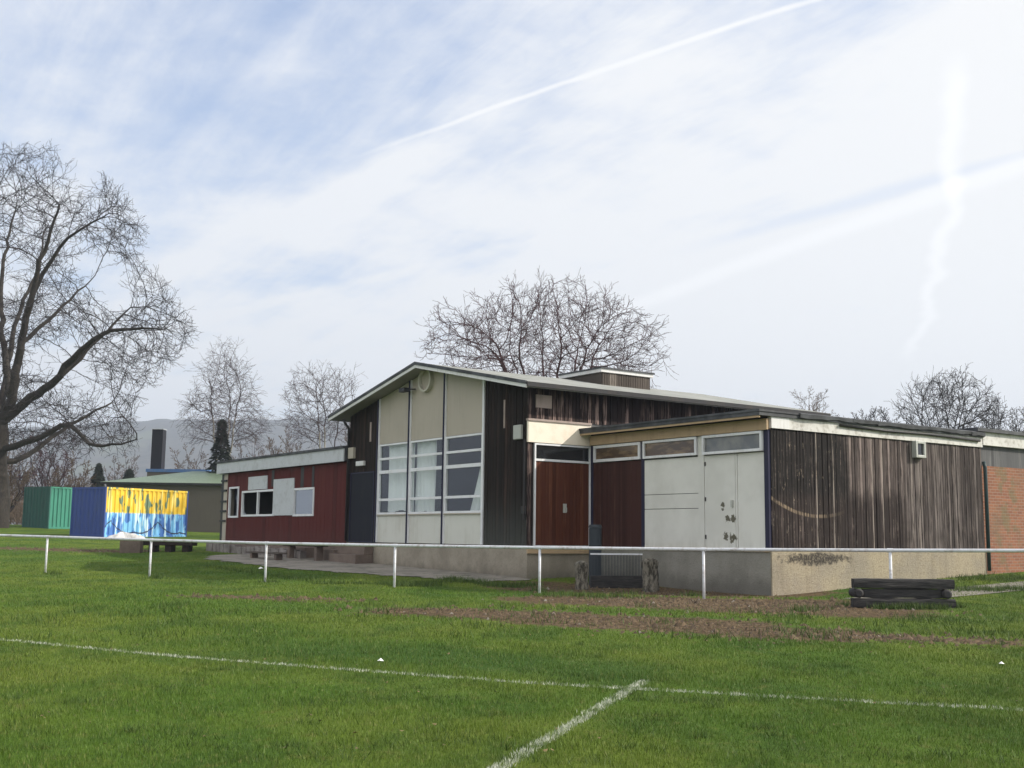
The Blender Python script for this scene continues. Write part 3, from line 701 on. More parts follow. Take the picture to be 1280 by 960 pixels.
# bays
for i in range(3):
    a0, a1 = MX[i] + .045, MX[i + 1] - .04
    q = MB(); top = [(a0, .03, 4.345), (a1, .03, 4.345), (a1, .03, under(a1) - .01)]
    if a0 < RIDGE < a1: top.append((RIDGE, .03, under(RIDGE) - .01))
    top.append((a0, .03, under(a0) - .01)); q.prism(top, (0, .05, 0)); q.build('gable_panel', M['cream'], hall)
    onebox('apron_panel', M['apron'], hall, 'F', a0, a1, .08, 0, .05, 1.22, 2.07)
    # window: two fixed lights, a deep light and a hopper
    Z = [2.10, 2.56, 3.44, 3.86, 4.33]
    fr = fframe('F', a0, a1, .08, 0, .075, Z[0], Z[4], .055, .06)
    w = fr.build('window', M['frame_white'], hall)
    for zz, h in ((Z[1], .075), (Z[2], .10), (Z[3], .07)): onebox('glazing_bar', M['frame_white'], w, 'F', a0 + .055, a1 - .055, .08, 0, .085, zz - h / 2, zz + h / 2)
    onebox('pane', M['glass'], w, 'F', a0 + .05, a1 - .05, .08, .022, .028, Z[0] + .05, Z[4] - .05)
    onebox('sill', M['cream'], w, 'F', a0 - .01, a1 + .01, .08, 0, .1, Z[0] - .035, Z[0] - .002)
    # curtains: left bay drawn, middle bay half, right bay tied back
    def curtain(x0, x1, zt, zb, tie=None):
        q = MB(); nx_, nz_ = 44, 14; vs = []
        for j in range(nz_ + 1):
            t = j / nz_; z_ = zt + (zb - zt) * t
            for k in range(nx_ + 1):
                s_ = k / nx_; x_ = x0 + (x1 - x0) * s_
                if tie: x_ = x1 + (x_ - x1) * (tie(t))
                vs.append((x_, .26 + .035 * math.sin(s_ * (x1 - x0) * 32 + .6 * math.sin(3 * t + i)) + .01 * math.sin(s_ * 71), z_ - (.03 * math.sin(s_ * 9) if j == nz_ else 0)))
        q.pts(vs, [(j * (nx_ + 1) + k, j * (nx_ + 1) + k + 1, (j + 1) * (nx_ + 1) + k + 1, (j + 1) * (nx_ + 1) + k) for j in range(nz_) for k in range(nx_)])
        return q.build('curtain', M['curtain'], w, smooth=True)
    if i == 0: curtain(a0 + .2, a1 - .03, 4.33, 2.2)
    elif i == 1: curtain(a0 - .05, a0 + 1.12, 4.33, 2.16)
    else: curtain(a1 - .95, a1 + .02, 4.33, 2.14, lambda t: .28 + .72 * t ** 1.4)
for i, x in enumerate(MX):
    q = MB(); x0 = x - .035 if i < 3 else x - .03; zt = under(x) - .012
    if i in (1, 2, 0): q.box(x - .04, x + .005, -.055, .09, 1.2, zt - .02)
    q.build('mullion', M['navy_trim'], hall) if q.v else None
    q = MB()
    a, c = (x + .007, x + .045) if i < 3 else (x - .04, x + .045)
    q.prism([(a, -.02, 1.22), (c, -.02, 1.22), (c, -.02, under(c) - .012), (a, -.02, under(a) - .012)], (0, .1, 0)); q.build('cover_strip', M['frame_white'], hall)
# round vent
c = on(533.5, 475, 1, .0); q = MB(); n = 28; rr = .37
vs = []
for ring, (r_, y_) in enumerate(((rr, .03), (rr, -.1), (rr - .06, -.1), (rr - .06, .01), (.001, .01))):
    for k in range(n): t = 2 * math.pi * k / n; vs.append((c[0] + r_ * math.cos(t), y_, c[2] + r_ * math.sin(t)))
q.pts(vs[3 * n:], [(k, (k + 1) % n, n + (k + 1) % n, n + k) for k in range(n)])
rv = q.build('round_vent', M['cream'], hall); q = MB()
q.pts(vs[:4 * n], [(r_ * n + k, r_ * n + (k + 1) % n, (r_ + 1) * n + (k + 1) % n, (r_ + 1) * n + k) for r_ in range(3) for k in range(n)])
q.build('rim', M['vent_rim'], rv)
# roof
OH, SO = .5, .6
def roof_z(X): return ZR - SLOPE * abs(X - RIDGE)
def rp(X, dz): return (X, roof_z(X) + dz)
q = MB(); xe0, xe1 = XL - .65, XR + .6
prof = [(xe0, roof_z(xe0)), (RIDGE, ZR), (xe1, roof_z(xe1)), (xe1, roof_z(xe1) - .07), (RIDGE, ZR - .07), (xe0, roof_z(xe0) - .07)]
q.prism([(x_, -OH, z_) for x_, z_ in prof], (0, YB + .25 + OH, 0)); roof = q.build('roof', M['felt'], hall)
q = MB()
prof = [(xe0 + .02, roof_z(xe0 + .02) - .072), (RIDGE, ZR - .072), (xe1 - .02, roof_z(xe1 - .02) - .072), (xe1 - .02, roof_z(xe1 - .02) - .15), (RIDGE, ZR - .15), (xe0 + .02, roof_z(xe0 + .02) - .15)]
q.prism([(x_, -OH + .05, z_) for x_, z_ in prof], (0, YB + OH, 0)); q.build('soffit', M['soffit'], roof)
for xa, xb in ((xe0, RIDGE - .001), (RIDGE + .001, xe1)):
    q = MB(); q.prism([(xa, -OH, roof_z(xa) - .075), (xb, -OH, roof_z(xb) - .075), (xb, -OH, roof_z(xb) - .165), (xa, -OH, roof_z(xa) - .165)], (0, .035, 0))
    q.build('fascia', M['white'], roof)
    q = MB(); q.prism([(xa, -OH - .02, roof_z(xa) + .02), (xb, -OH - .02, roof_z(xb) + .02), (xb, -OH - .02, roof_z(xb) - .072), (xa, -OH - .02, roof_z(xa) - .072)], (0, .06, 0))
    q.build('felt_edge', M['felt_dark'], roof)
q = MB(); q.box(xe1 - .01, xe1 + .035, -OH + .02, YB + .2, roof_z(xe1) - .12, roof_z(xe1) - .002); q.build('gutter', M['iron'], roof)
# rooflight box
q = MB(); q.box(-5.55, -3.5, 5.4, 7.45, 6.2, 6.68); rl = q.build('roof_box', M['plank'], hall)
q = MB(); vboards(q, 'R', 5.42, 7.43, -3.5, 6.2, 6.68, .1, .03, .02, .003); q.build('slats', M['plank'], rl)
q = MB(); q.box(-5.62, -3.42, 5.32, 7.53, 6.685, 6.79); q.build('trim', M['white'], rl)
q = MB(); q.box(-5.65, -3.38, 5.29, 7.56, 6.792, 6.84); q.build('cover', M['felt_dark'], rl)
# dark side door and small fittings on the gable
d = onebox('door', M['navy'], hall, 'F', -10.1, -8.5, .04, 0, .03, 1.22, 3.46)
fframe('F', -10.13, -8.47, .04, 0, .045, 1.2, 3.5, .04).build('frame', M['navy_trim'], d)
def lbox(name, m, u0, v0, u1, v1, axis, val, depth, bevel=.0):
    p, r_ = on(u0, v0, axis, val), on(u1, v1, axis, val); q = MB()
    if axis == 1: q.box(p[0], r_[0], val - depth, val, r_[2], p[2])
    else: q.box(val, val + depth, p[1], r_[1], r_[2], p[2])
    return q.build(name, m, hall, bevel=bevel)
lbox('alarm_box', M['grey_box'], 645, 532, 654, 549, 1, .01, .1, .02)
lbox('junction_box', M['cream'], 438.5, 560, 444.5, 573, 1, .01, .1, .01)
lbox('bulkhead_light', M['white'], 447.5, 577, 457, 582, 1, .01, .09, .015)
lbox('bleached_strip', M['sign'], 630.4, 500, 631.6, 535, 1, .012, .02)
lbox('bleached_strip', M['sign'], 463.2, 528, 464.2, 552, 1, .012, .02)
lbox('notice_board', M['sign'], 669.5, 493, 689, 511, 0, .012, .03)
p = on(516 - 6, 488.5, 1, -.12)
q = MB(); q.cyl((p[0] + .3, -.02, p[2] + .03), (p[0] + .12, -.2, p[2] + .03), .022, n=8); q.box(p[0] - .2, p[0] + .14, -.34, -.16, p[2] - .05, p[2] + .08)
q.build('floodlight', M['iron'], hall, bevel=.02)
q = MB(); x_ = XL - .0; q.tube([(-10.24, -.06, 1.25), (-10.24, -.06, 5.0), (-10.24, -.2, 5.15), (-10.24, -.28, 5.3)], .045, 8); q.build('downpipe', M['iron'], hall, smooth=True)
q = MB(); q.tube([(-.06, -.05, 1.9), (-.06, -.05, 4.0)], .025, 6); q.box(-.12, -.0, -.1, -.02, 2.05, 2.25); q.build('conduit', M['iron'], hall)
# entrance in the side wall: red-brown double door, fanlight, bright new board
E0, E1 = .215, 2.115
fr = fframe('R', E0, E1, -.02, 0, .06, 1.2, 3.92, .045, .03)
dr = MB(); vboards(dr, 'R', E0 + .045, E1 - .045, -.02, 1.24, 3.44, .118, .028, .005, .002); dr = dr.build('entrance_door', M['door_red'], hall)
fr.build('frame', M['frame_white'], dr)
onebox('transom', M['frame_white'], dr, 'R', E0 + .046, E1 - .046, -.02, 0, .055, 3.45, 3.51)
onebox('fanlight', M['glass_black'], dr, 'R', E0 + .046, E1 - .046, -.02, 0, .02, 3.511, 3.874)
mid = (E0 + E1) / 2
q = MB(); q.box(.012, .06, mid + .03, mid + .06, 2.22, 2.32); q.box(.012, .06, mid + .08, mid + .12, 2.12, 2.24); q.box(.012, .03, mid + .02, mid + .13, 2.1, 2.34); q.build('handle', M['grey_box'], dr)
onebox('sill_board', M['tan_wood'], hall, 'R', .0, 2.1, .003, 0, .07, 1.02, 1.19)
onebox('boarding_panel', M['ply'], hall, 'R', -.01, 2.11, -.02, 0, .075, 3.935, 4.5)
onebox('capping', M['sign'], hall, 'R', -.04, 2.11, -.02, 0, .11, 4.502, 4.56)

# ---- timber wing
wing = bthing('timber_wing', 'flat-roofed timber wing with white panelled front and burnt weathered side boards', 'building')
YW, XC, YE = 2.123, 6.5, 10.38
q = MB(); q.box(.02, XC - .02, YW + .06, YE - .02, 1.22, 4.17); q.build('wall', M['interior'], wing)
q = MB(); q.box(.02, XC - .012, YW - .015, YW + .3, -.4, 1.17); q.build('front_plinth', M['plinth_grey'], wing)
q = MB(); q.box(XC - .6, XC + .03, YW + .002 - .012, YE, -.4, 1.2); q.build('side_plinth', M['roughcast'], wing)
q = MB(); q.box(.12, XC - .04, YW - .05, YW + .05, 1.172, 1.215); q.build('sill', M['tan_wood'], wing)
q = MB(); vboards(q, 'F', .12, 2.1, YW + .05, 1.22, 3.46, .066, .04, .008, .003); q.build('boarded_panel', M['brown'], wing)
onebox('post', M['navy_trim'], wing, 'F', 2.105, 2.225, YW + .05, 0, .05, 1.22, 3.93)
onebox('post', M['navy_trim'], wing, 'F', .02, .115, YW + .05, 0, .05, 1.22, 3.93)
onebox('corner_post', M['navy_trim'], wing, 'F', 6.36, 6.49, YW + .05, 0, .085, 1.2, 3.96)
for z0_, z1_ in ((1.22, 2.18), (2.195, 2.545), (2.56, 3.44)): onebox('white_panel', M['white_panel'], wing, 'F', 2.23, 4.19, YW + .05, 0, .045, z0_, z1_)
onebox('post', M['white_panel'], wing, 'F', 4.2, 4.4, YW + .05, 0, .06, 1.22, 3.93)
dl = onebox('panel_door', M['white_panel'], wing, 'F', 4.41, 5.42, YW + .05, 0, .05, 1.22, 3.45)
for zz in (1.5, 2.4, 3.25): onebox('hinge', M['iron'], dl, 'F', 4.425, 4.455, YW + .05, .05, .068, zz - .05, zz + .05)
onebox('handle', M['grey_box'], dl, 'F', 5.3, 5.36, YW + .05, .05, .09, 2.2, 2.36)
onebox('frame', M['white_panel'], dl, 'F', 5.44, 5.49, YW + .05, 0, .058, 1.22, 3.45)
onebox('white_panel', M['white_panel'], wing, 'F', 5.5, 6.35, YW + .05, 0, .045, 1.22, 3.45)
onebox('bottom_strip', M['white'], wing, 'F', 4.9, 6.34, YW + .05, .06, .1, 1.17, 1.24)
def hung(a0, a1, z0_, z1_, gm, tilt, w_=.075):
    f = fframe('F', a0, a1, YW + .05, 0, .1 + tilt, z0_, z1_, w_); o = f.build('window', M['frame_white'], wing)
    onebox('pane', gm, o, 'F', a0 + w_ - .005, a1 - w_ + .005, YW + .05, .04, .06 + tilt * .6, z0_ + w_ - .005, z1_ - w_ + .005); return o
hung(.19, 2.1, 3.48, 3.93, M['glass_brown'], .0); hung(2.23, 4.19, 3.48, 3.93, M['glass_brown'], .02, .06); hung(4.42, 6.35, 3.47, 3.93, M['glass_dirty'], .05, .06)
q = MB(); q.box(0.1, XC + .02, YW - .1, YW - .06, 3.945, 4.2); q.build('fascia_board', M['tan_wood'], wing)
q = MB(); q.box(.1, XC - .02, YW - .055, YW + .4, 3.945, 4.2); q.build('header', M['tan_wood'], wing)
q = MB(); q.box(.012, XC + .1, YW - .42, YE + .02, 4.25, 4.335); rf = q.build('roof', M['felt_dark'], wing)
q = MB(); q.box(.012, XC + .07, YW - .4, YW - .36, 4.2, 4.25); q.build('drip_batten', M['tan_wood'], rf)
q = MB(); q.box(.0, XC + .12, YW - .44, YW - .30, 4.337, 4.39); q.box(XC - .04, XC + .12, YW - .3, YE, 4.337, 4.38); q.build('kerb', M['felt_dark'], rf)
# ragged strips of felt hanging over the side
q = MB(); yy_ = YW + .9
while yy_ < YE:
    l = R.uniform(.7, 1.8); a, c = yy_, min(YE, yy_ + l); dz = R.uniform(.0, .03); ou = R.uniform(.01, .035); n_ = 8
    vs = []
    for k in range(n_ + 1):
        t = k / n_; y_ = a + (c - a) * t; e = .012 * math.sin(t * 7 + a * 3) + R.uniform(-.008, .008)
        vs += [(XC + .09, y_, 4.395), (XC + .13 + ou, y_, 4.37 + e * .4), (XC + .12 + ou * .9, y_, 4.30 - dz + e), (XC + .08, y_, 4.28 - dz + e)]
    q.pts(vs, [(k * 4 + j, (k + 1) * 4 + j, (k + 1) * 4 + j + 1, k * 4 + j + 1) for k in range(n_) for j in range(3)])
    yy_ += l * R.uniform(.85, 1.0)
q.build('torn_felt', M['felt_dark'], rf)
q = MB(); q.box(XC - .05, XC + .06, YW + .02, YW + .62, 3.985, 4.248); q.build('new_fascia_piece', M['white'], wing)
q = MB(); q.box(XC - .05, XC + .05, YW + .625, YE, 3.985, 4.248); q.build('side_fascia', M['fascia'], wing)
q = MB()
q.tube([(XC + .09, 4.5, 4.2), (XC + .1, 6.2, 4.165), (XC + .1, 8.0, 4.185), (XC + .09, 10.2, 4.15)], .035, 6); q.build('sagging_gutter', M['iron'], wing, smooth=True)
q = MB(); vboards(q, 'R', YW + .03, YE - .02, XC - .02, 1.21, 3.98, .098, .03, .012, .011); q.build('side_boards', M['wing_boards'], wing)
p0, p1 = on(1139.5, 552, 0, XC + .02), on(1152.5, 573, 0, XC + .02)
lf = fframe('R', p0[1], p1[1], XC + .012, 0, .14, p1[2], p0[2] + .02, .07).build('light_fitting', M['grey_box'], wing, bevel=.01)
onebox('lens', M['glass_black'], lf, 'R', p0[1] + .065, p1[1] - .065, XC + .012, .01, .09, p1[2] + .065, p0[2] - .05)

# ---- brick wing
bw = bthing('brick_wing', 'red brick flat-roofed wing with pale fascia at the right edge', 'building')
XB, Y2 = 6.46, 24.
q = MB(); q.box(-2, XB, YE + .02, Y2, -.2, 3.5); q.build('wall', M['brick'], bw)
q = MB(); q.box(-2, XB - .04, YE + .02, Y2, 3.502, 4.05); q.box(XB - .04, XB - .012, YE + .02, Y2, 3.502, 4.05); q.build('panel_band', M['band_grey'], bw)
q = MB(); q.box(-2, XB + .1, YE + .025, Y2 + .1, 4.052, 4.4); q.build('fascia', M['fascia'], bw)
q = MB(); q.box(-2.05, XB + .2, YE - .35, Y2 + .2, 4.402, 4.5); q.build('roof', M['felt_dark'], bw)
q = MB(); q.tube([(XB + .1, YE + .06, .7), (XB + .1, YE + .06, 3.45), (XB + .06, YE + .06, 3.6)], .05, 8); q.build('downpipe', M['downpipe'], bw, smooth=True)

# ---- red wing
rw = bthing('red_wing', 'low flat-roofed wing clad in dark red boards with white fascia', 'building')
X0, X1 = -21.9, -10.34
q = MB(); q.box(X0, X1 - .02, .0, 8.4, .2, 1.12); q.build('plinth', M['block'], rw)
# walls round open window holes
def wpx(u0, v0, u1, v1): a, c = on(u0, v0, 1, 0.), on(u1, v1, 1, 0.); return a[0], c[0], c[2], a[2]
holes = [wpx(287.5, 609, 298, 647), wpx(303.5, 614, 343, 645), wpx(368, 610.5, 392.5, 645)]
q = MB(); zt = 3.9
xs_ = [X0 + .75]
segs_ = sorted(holes); cur = X0 + .75
for h in segs_:
    vboards(q, 'F', cur, h[0], .02, 1.14, zt, .30, .03, .012, .002); vboards(q, 'F', h[0], h[1], .02, 1.14, h[2], .30, .03, .012, .002); vboards(q, 'F', h[0], h[1], .02, h[3], zt, .30, .03, .012, .002); cur = h[1]
vboards(q, 'F', cur, X1, .02, 1.14, zt, .30, .03, .012, .002)
q.build('cladding', M['red_clad'], rw)
q = MB(); q.box(X0 + .05, X1 - .05, 8.2, 8.3, 1.12, 3.9); q.box(X0 + .02, X0 + .1, .1, 8.2, 1.12, 3.9); q.box(X1 - .1, X1 - .02, .1, 8.2, 1.12, 3.9); q.box(X0 + .1, X1 - .1, .1, 8.2, 1.122, 1.16)
q.build('wall', M['interior'], rw)
for k, h in enumerate(holes):
    o = fframe('F', h[0], h[1], .02, -.02, .06, h[2], h[3], .075).build('window', M['frame_white'], rw)
    if k == 1: onebox('mullion', M['frame_white'], o, 'F', (h[0] + h[1]) / 2 - .05, (h[0] + h[1]) / 2 + .05, .02, -.02, .062, h[2] + .076, h[3] - .076)
    if k == 1:
        # broken panes: jagged shards left in the corners
        for ax, sg in ((h[0] + .07, 1), (h[1] - .07, -1)):
            q = MB(); q.prism([(ax, .03, h[2] + .07), (ax + sg * .28, .03, h[2] + .07), (ax + sg * .1, .03, h[2] + .25), (ax + sg * .08, .03, h[2] + .45), (ax, .03, h[2] + .5)], (0, .008, 0))
            q.build('glass_shard', M['glass_bright'], o)
    elif k == 0:
        q = MB(); q.prism([(h[1] - .07, .03, h[2] + .07), (h[1] - .07, .03, h[3] - .07), (h[1] - .4, .03, h[3] - .07), (h[1] - .3, .03, h[2] + 1.), (h[1] - .45, .03, h[2] + .8), (h[1] - .3, .03, h[2] + .5), (h[1] - .4, .03, h[2] + .07)][::-1], (0, .008, 0)); q.build('pane', M['glass'], o)
    else: onebox('pane', M['glass_bright'], o, 'F', h[0] + .07, h[1] - .07, .02, .0, .012, h[2] + .07, h[3] - .07)
def rpanel(name, m, u0, v0, u1, v1, d=.05): a = wpx(u0, v0, u1, v1); return onebox(name, m, rw, 'F', a[0], a[1], .02, .036, .036 + d, a[2], a[3])
rpanel('grey_panel', M['fascia_light'], 343.5, 599.5, 367.5, 644, .03)
rpanel('small_panel', M['fascia_light'], 312, 596.5, 335, 611, .03)
for u0, u1, v0, v1 in ((340.5, 343, 588, 608), (377, 380, 584, 608.5), (391, 393, 583, 609)): rpanel('gap_strip', M['iron'], u0, v0, u1, v1, .004)
q = MB(); q.box(X0 - .15, X1 - .01, -.18, -.14, 3.9, 4.33); q.box(X0 - .15, X0 - .11, -.139, 8.5, 3.9, 4.33); q.build('fascia', M['fascia_light'], rw)
q = MB(); q.box(X0 - .16, X1 - .005, -.139, 8.5, 3.93, 4.33); q.box(X0 - .2, X1 - .005, -.22, 8.55, 4.332, 4.42); q.build('roof', M['felt_dark'], rw)
q = MB(); q.box(X0 + .35, X0 + .74, -.02, .3, 1.13, 3.88); ep = q.build('corner_pier', M['cream'], rw)
q = MB(); q.box(X0, X0 + .34, .02, .3, 1.13, 3.88); q.build('corner_post', M['iron'], rw)
for zz in (1.95, 2.35, 2.75, 3.2, 3.6): q = MB(); q.box(X0 + .1, X0 + .72, -.06, -.021, zz - .04, zz + .04); q.build('batten', M['iron'], ep)
# raised edge of block work in front of the red wing, slabs and planks lying there
tw = bthing('block_kerb', 'low row of grey blocks edging the bank below the red wing', 'low wall')
q = MB(); x_ = X0 + .4
while x_ < -12.6:
    l = R.uniform(.32, .44); y_ = -.55 + R.uniform(-.04, .04); g0 = tz(*wld(x_, y_)[:2]); q.box(x_, x_ + l - .05, y_ - .14, y_ + .1, g0 - .1, g0 + .3 + R.uniform(-.05, .04)); x_ += l
q.build('blocks', M['paver'], tw, bevel=.015)
q = MB(); x_ = X0 + .4
q.box(X0 + .3, -12.6, -.42, -.02, .3, .98); q.build('backing', M['block'], tw)
def planks(X, Y, n, l, label, rz, m=M['plank'], z0=0.):
    w_ = wld(X, Y); t = thing('timber_plank', label, 'plank', (w_[0], w_[1], tz(w_[0], w_[1]) + z0), -YAW + rz); q = MB(); q.box(-l / 2, l / 2, -.11, .11, 0, .06); q.build('board', m, t, bevel=.006); return t
def stand(X, Y, label, w_, h, l, seat=M['plank']):
    p = wld(X, Y); t = thing('plank_bench', label, 'bench', (p[0], p[1], tz(p[0], p[1])), -YAW)
    q = MB(); q.box(-l / 2, l / 2, -w_ / 2, w_ / 2, h - .06, h); q.build('seat', seat, t, bevel=.008)
    for s_ in (-1, 1):
        q = MB(); q.box(s_ * l * .36 - .09, s_ * l * .36 + .09, -w_ / 2 + .03, w_ / 2 - .03, -.08, h - .061); q.build('leg', M['block'], t, bevel=.01)
    return t
stand(-13.2, -1.6, 'low plank bench on brick legs nearest the path below the red wing', .3, .26, 2.9)
stand(-11.9, -.75, 'longer plank bench set against the red wing by its right end', .3, .52, 3.0, M['dark_plank'])
sb = bthing('brick_steps', 'dark worn brick steps at the foot of the navy side door', 'steps')
q = MB(); q.box(-10.3, -8.4, -.62, -.0, .2, .82); q.box(-10.3, -8.4, -.32, -.0, .821, 1.15); q.box(-11.3, -10.32, -.45, -.05, .2, .95); q.build('step', M['block'], sb, bevel=.012)

# ------------------------------------------------------------------ pitch rail
rail = thing('pitch_rail', 'white galvanised pitch barrier rail on thin posts across the field', 'barrier', (0, 0, 0))
top_px = {-3: 655, -2: 660, -1: 667.5, 0: 671, 1: 675, 2: 679, 3: 682, 4: 684.5, 5: 686.8, 6: 688, 7: 688.5, 8: 688}
pts = []
for k in range(-3, 9):
    x_, y_ = 32.6 * (-.399) + 3.42 * k, 32.6 - 1.614 * k; u_ = 640 + F * x_ / y_
    zt = (CAM + ray(u_, top_px[k]) * y_)[2]; g0 = tz(x_, y_)
    if k in (-3, -2, 8): zt = g0 + 1.0
    pts.append((x_, y_, zt)); q = MB(); q.cyl((x_, y_, g0 - .2), (x_, y_, zt - .02), .03, n=10)
    q.build('post', M['rail_metal'], rail, smooth=True); q = MB(); q.cyl((x_ - .05, y_ + .024, zt - .001), (x_ + .05, y_ - .024, zt - .001), .043, n=10); q.build('clamp', M['rail_metal'], rail)
fine = []
for a, c in zip(pts[:-1], pts[1:]):
    for t in np.linspace(0, 1, 6)[:-1]: fine.append(tuple(np.array(a) * (1 - t) + np.array(c) * t))
fine.append(pts[-1]); q = MB(); q.tube(fine, .036, 10); q.build('rail', M['rail_metal'], rail, smooth=True)

# ------------------------------------------------------------------ small things round the buildings
def stump(name, u, v, h, r_, label):
    p = gnd(u, v); t = thing(name, label, 'stump', p); q = MB(); n, m_ = 18, 16; vs = []; rg = random.Random(int(u))
    ph = [rg.uniform(0, 6.28) for _ in range(6)]
    for j in range(m_ + 1):
        s_ = j / m_; prof_ = r_ * (1.18 - .45 * s_ * (1 - s_) * 2.2) * (1 if s_ < .86 else math.sqrt(max(.02, 1 - ((s_ - .86) / .145) ** 2)))
        for k in range(n):
            a = 2 * math.pi * k / n; b_ = 1 + .12 * math.sin(2 * a + ph[0] + 4 * s_) + .1 * math.sin(5 * a + ph[1] + 7 * s_) + .07 * math.sin(9 * a + ph[2] - 11 * s_)
            vs.append((prof_ * b_ * math.cos(a), prof_ * b_ * math.sin(a), -.06 + (h + .06) * s_))
    q.pts(vs, [(j * n + k, j * n + (k + 1) % n, (j + 1) * n + (k + 1) % n, (j + 1) * n + k) for j in range(m_) for k in range(n)] + [tuple(range(m_ * n, m_ * n + n))])
    q.build('trunk', M['stump'], t, smooth=True); return t
stump('gate_stump', 727, 737, .68, .145, 'gnarled pale grey stump left of the mesh panel by the entrance')
stump('gate_stump', 813, 740, .8, .175, 'thicker gnarled stump right of the mesh panel before the white wall')
pa, pb = gnd(738, 735), gnd(803, 735)
pc = (pa + pb) / 2; ang = math.atan2(pb[1] - pa[1], pb[0] - pa[0]); L_ = float(np.hypot(*(pb - pa)[:2]))
gt = thing('mesh_panel', 'low grey vertical-bar panel between two weathered stumps', 'panel', pc, ang)
q = MB(); q.box(-L_ / 2, L_ / 2, -.02, .02, .80, .84); q.build('top_rail', M['rail_metal'], gt)
q = MB(); n = 34
for k in range(n): x_ = -L_ / 2 + .03 + (L_ - .06) * k / (n - 1); q.box(x_ - .006, x_ + .006, -.008, .008, .3, .8)
q.build('bars', M['pipe'], gt)
q = MB(); q.box(-L_ / 2, L_ / 2, -.05, .05, -.02, .3); q.build('base_board', M['log'], gt, bevel=.01)
p = at(744, 700, 29.2); t = thing('grey_pipe', 'stout blue-grey upright pipe in the corner beside the entrance door', 'pipe', (p[0], p[1], tz(p[0], p[1])))
q = MB(); q.cyl((0, 0, -.1), (0, 0, 1.42), .16, n=20); q.build('pipe', M['pipe'], t, smooth=False, bevel=.02)
q = MB(); q.cyl((0, 0, 1.422), (0, 0, 1.5), .175, .15, n=20); q.build('cap', M['pipe'], t)
# stacked black timbers
a_, c_ = gnd(1066, 760), gnd(1192, 760); mid = (a_ + c_) / 2; ang = math.atan2(c_[1] - a_[1], c_[0] - a_[0]) - .03; Ls = float(np.hypot(*(c_ - a_)[:2])) * 1.0
def log(name, x0_, x1_, y_, z_, r_, label, along=True):
    t = thing(name, label, 'timber', (mid[0], mid[1], mid[2]), ang, 'black timbers stacked by the rail')
    q = MB(); k = 9; pth = []
    rg = random.Random(name + label)
    for i in range(k):
        s_ = i / (k - 1)
        pth.append((x0_ + (x1_ - x0_) * s_, y_ + rg.uniform(-.004, .004), z_ + rg.uniform(-.004, .004)) if along else (x0_, y_ + (x1_ - .5) * s_, z_))
    rr_ = [r_ * .93] + [r_ * rg.uniform(.97, 1.02) for _ in range(k - 2)] + [r_ * .93]
    q.tube(pth, rr_, 20)
    pass
    for i_ in range(len(q.v)):
        x_, yy2, zz2 = q.v[i_]; aa = math.atan2(zz2 - z_, yy2 - pth[0][1]); k_ = (.9 / (abs(math.cos(aa)) ** 9 + abs(math.sin(aa)) ** 9) ** (1 / 9)) * (1 + .03 * math.sin(x_ * 5 + (i_ % 20) * .9) + rg.uniform(-.03, .03)); q.v[i_] = (x_, pth[0][1] + (yy2 - pth[0][1]) * k_, z_ + (zz2 - z_) * k_) if along else q.v[i_]
    q.build('log', M['log'], t)
    e = MB(); e.cyl(pth[-1], (Vector(pth[-1]) + (Vector(pth[-1]) - Vector(pth[-2])).normalized() * .004), r_ * .9, n=14); e.build('cut_end', M['log'], t)
    return t
H3 = Ls * .5
log('sleeper', -H3, H3, 0, .085, .1, 'bottom black timber of the stack, lying in the grass')
log('sleeper', -H3 + .02, H3 - .01, 0, .445, .1, 'top black timber of the stack, spanning the whole pile')
log('sleeper', -H3 + .2, H3 - .26, .03, .265, .094, 'middle black timber of the stack, recessed between the two round ends')
for s_, nm in ((-1, 'left'), (1, 'right')):
    t = thing('cross_log', 'short round black crosspiece at the %s end of the timber stack' % nm, 'timber', mid, ang, 'black timbers stacked by the rail')
    x_ = -H3 + .1 if s_ < 0 else H3 - .16
    q = MB(); q.tube([(x_, -.11, .265), (x_, 0, .265), (x_, .25, .265)], .086, 14); q.build('log', M['log'], t, smooth=True)
    q = MB(); q.cyl((x_, -.116, .265), (x_, -.111, .265), .055, n=12); q.build('cut_end', M['iron'], t)
# block and low dark bench beyond the rail
p = gnd(164, 691); t = thing('concrete_block', 'squat brown concrete block beyond the rail, before the painted container', 'block', p, .1)
q = MB(); q.box(-.4, .4, -.3, .3, -.05, .56); q.build('block', M['block'], t, bevel=.03)
p = gnd(211, 690); t = thing('low_bench', 'long low dark timber bench standing beyond the rail by the red wing', 'bench', p, -.06)
q = MB(); q.box(-1.05, 1.05, -.32, .32, .26, .46); q.build('seat', M['dark_plank'], t, bevel=.01)
for x_ in (-.62, .05, .75):
    q = MB(); q.box(x_ - .13, x_ + .13, -.26, .26, -.05, .259); q.build('leg', M['dark_plank'], t, bevel=.01)
for (u_, v_), sc_, lab in (((476, 829), .028, 'scrap of white litter on the dark green patch of grass'), ((1252, 833), .028, 'scrap of white litter in the grass near the right edge'), ((326, 712), .06, 'crumpled white litter on the bank by the concrete path')):
    p = gnd(u_, v_); t = MB(); n = 7
    rg = random.Random(u_); vs = [(rg.uniform(-1, 1) * sc_, rg.uniform(-1, 1) * sc_, rg.uniform(.3, 1.1) * sc_ + .02) for _ in range(9)]
    o = MB(); 
    vs = [(sc_ * 1.4 * math.cos(k * 6.28 / n) * rg.uniform(.7, 1.2), sc_ * math.sin(k * 6.28 / n) * rg.uniform(.7, 1.2), .02 + sc_ * rg.uniform(0, .5)) for k in range(n)] + [(0, 0, .03 + sc_ * .9)]
    o.pts(vs, [(k, (k + 1) % n, n) for k in range(n)] + [tuple(range(n - 1, -1, -1))]); ob = o.build('litter_scrap', M['litter']); ob.location = p.tolist(); tag(ob, lab, 'litter')

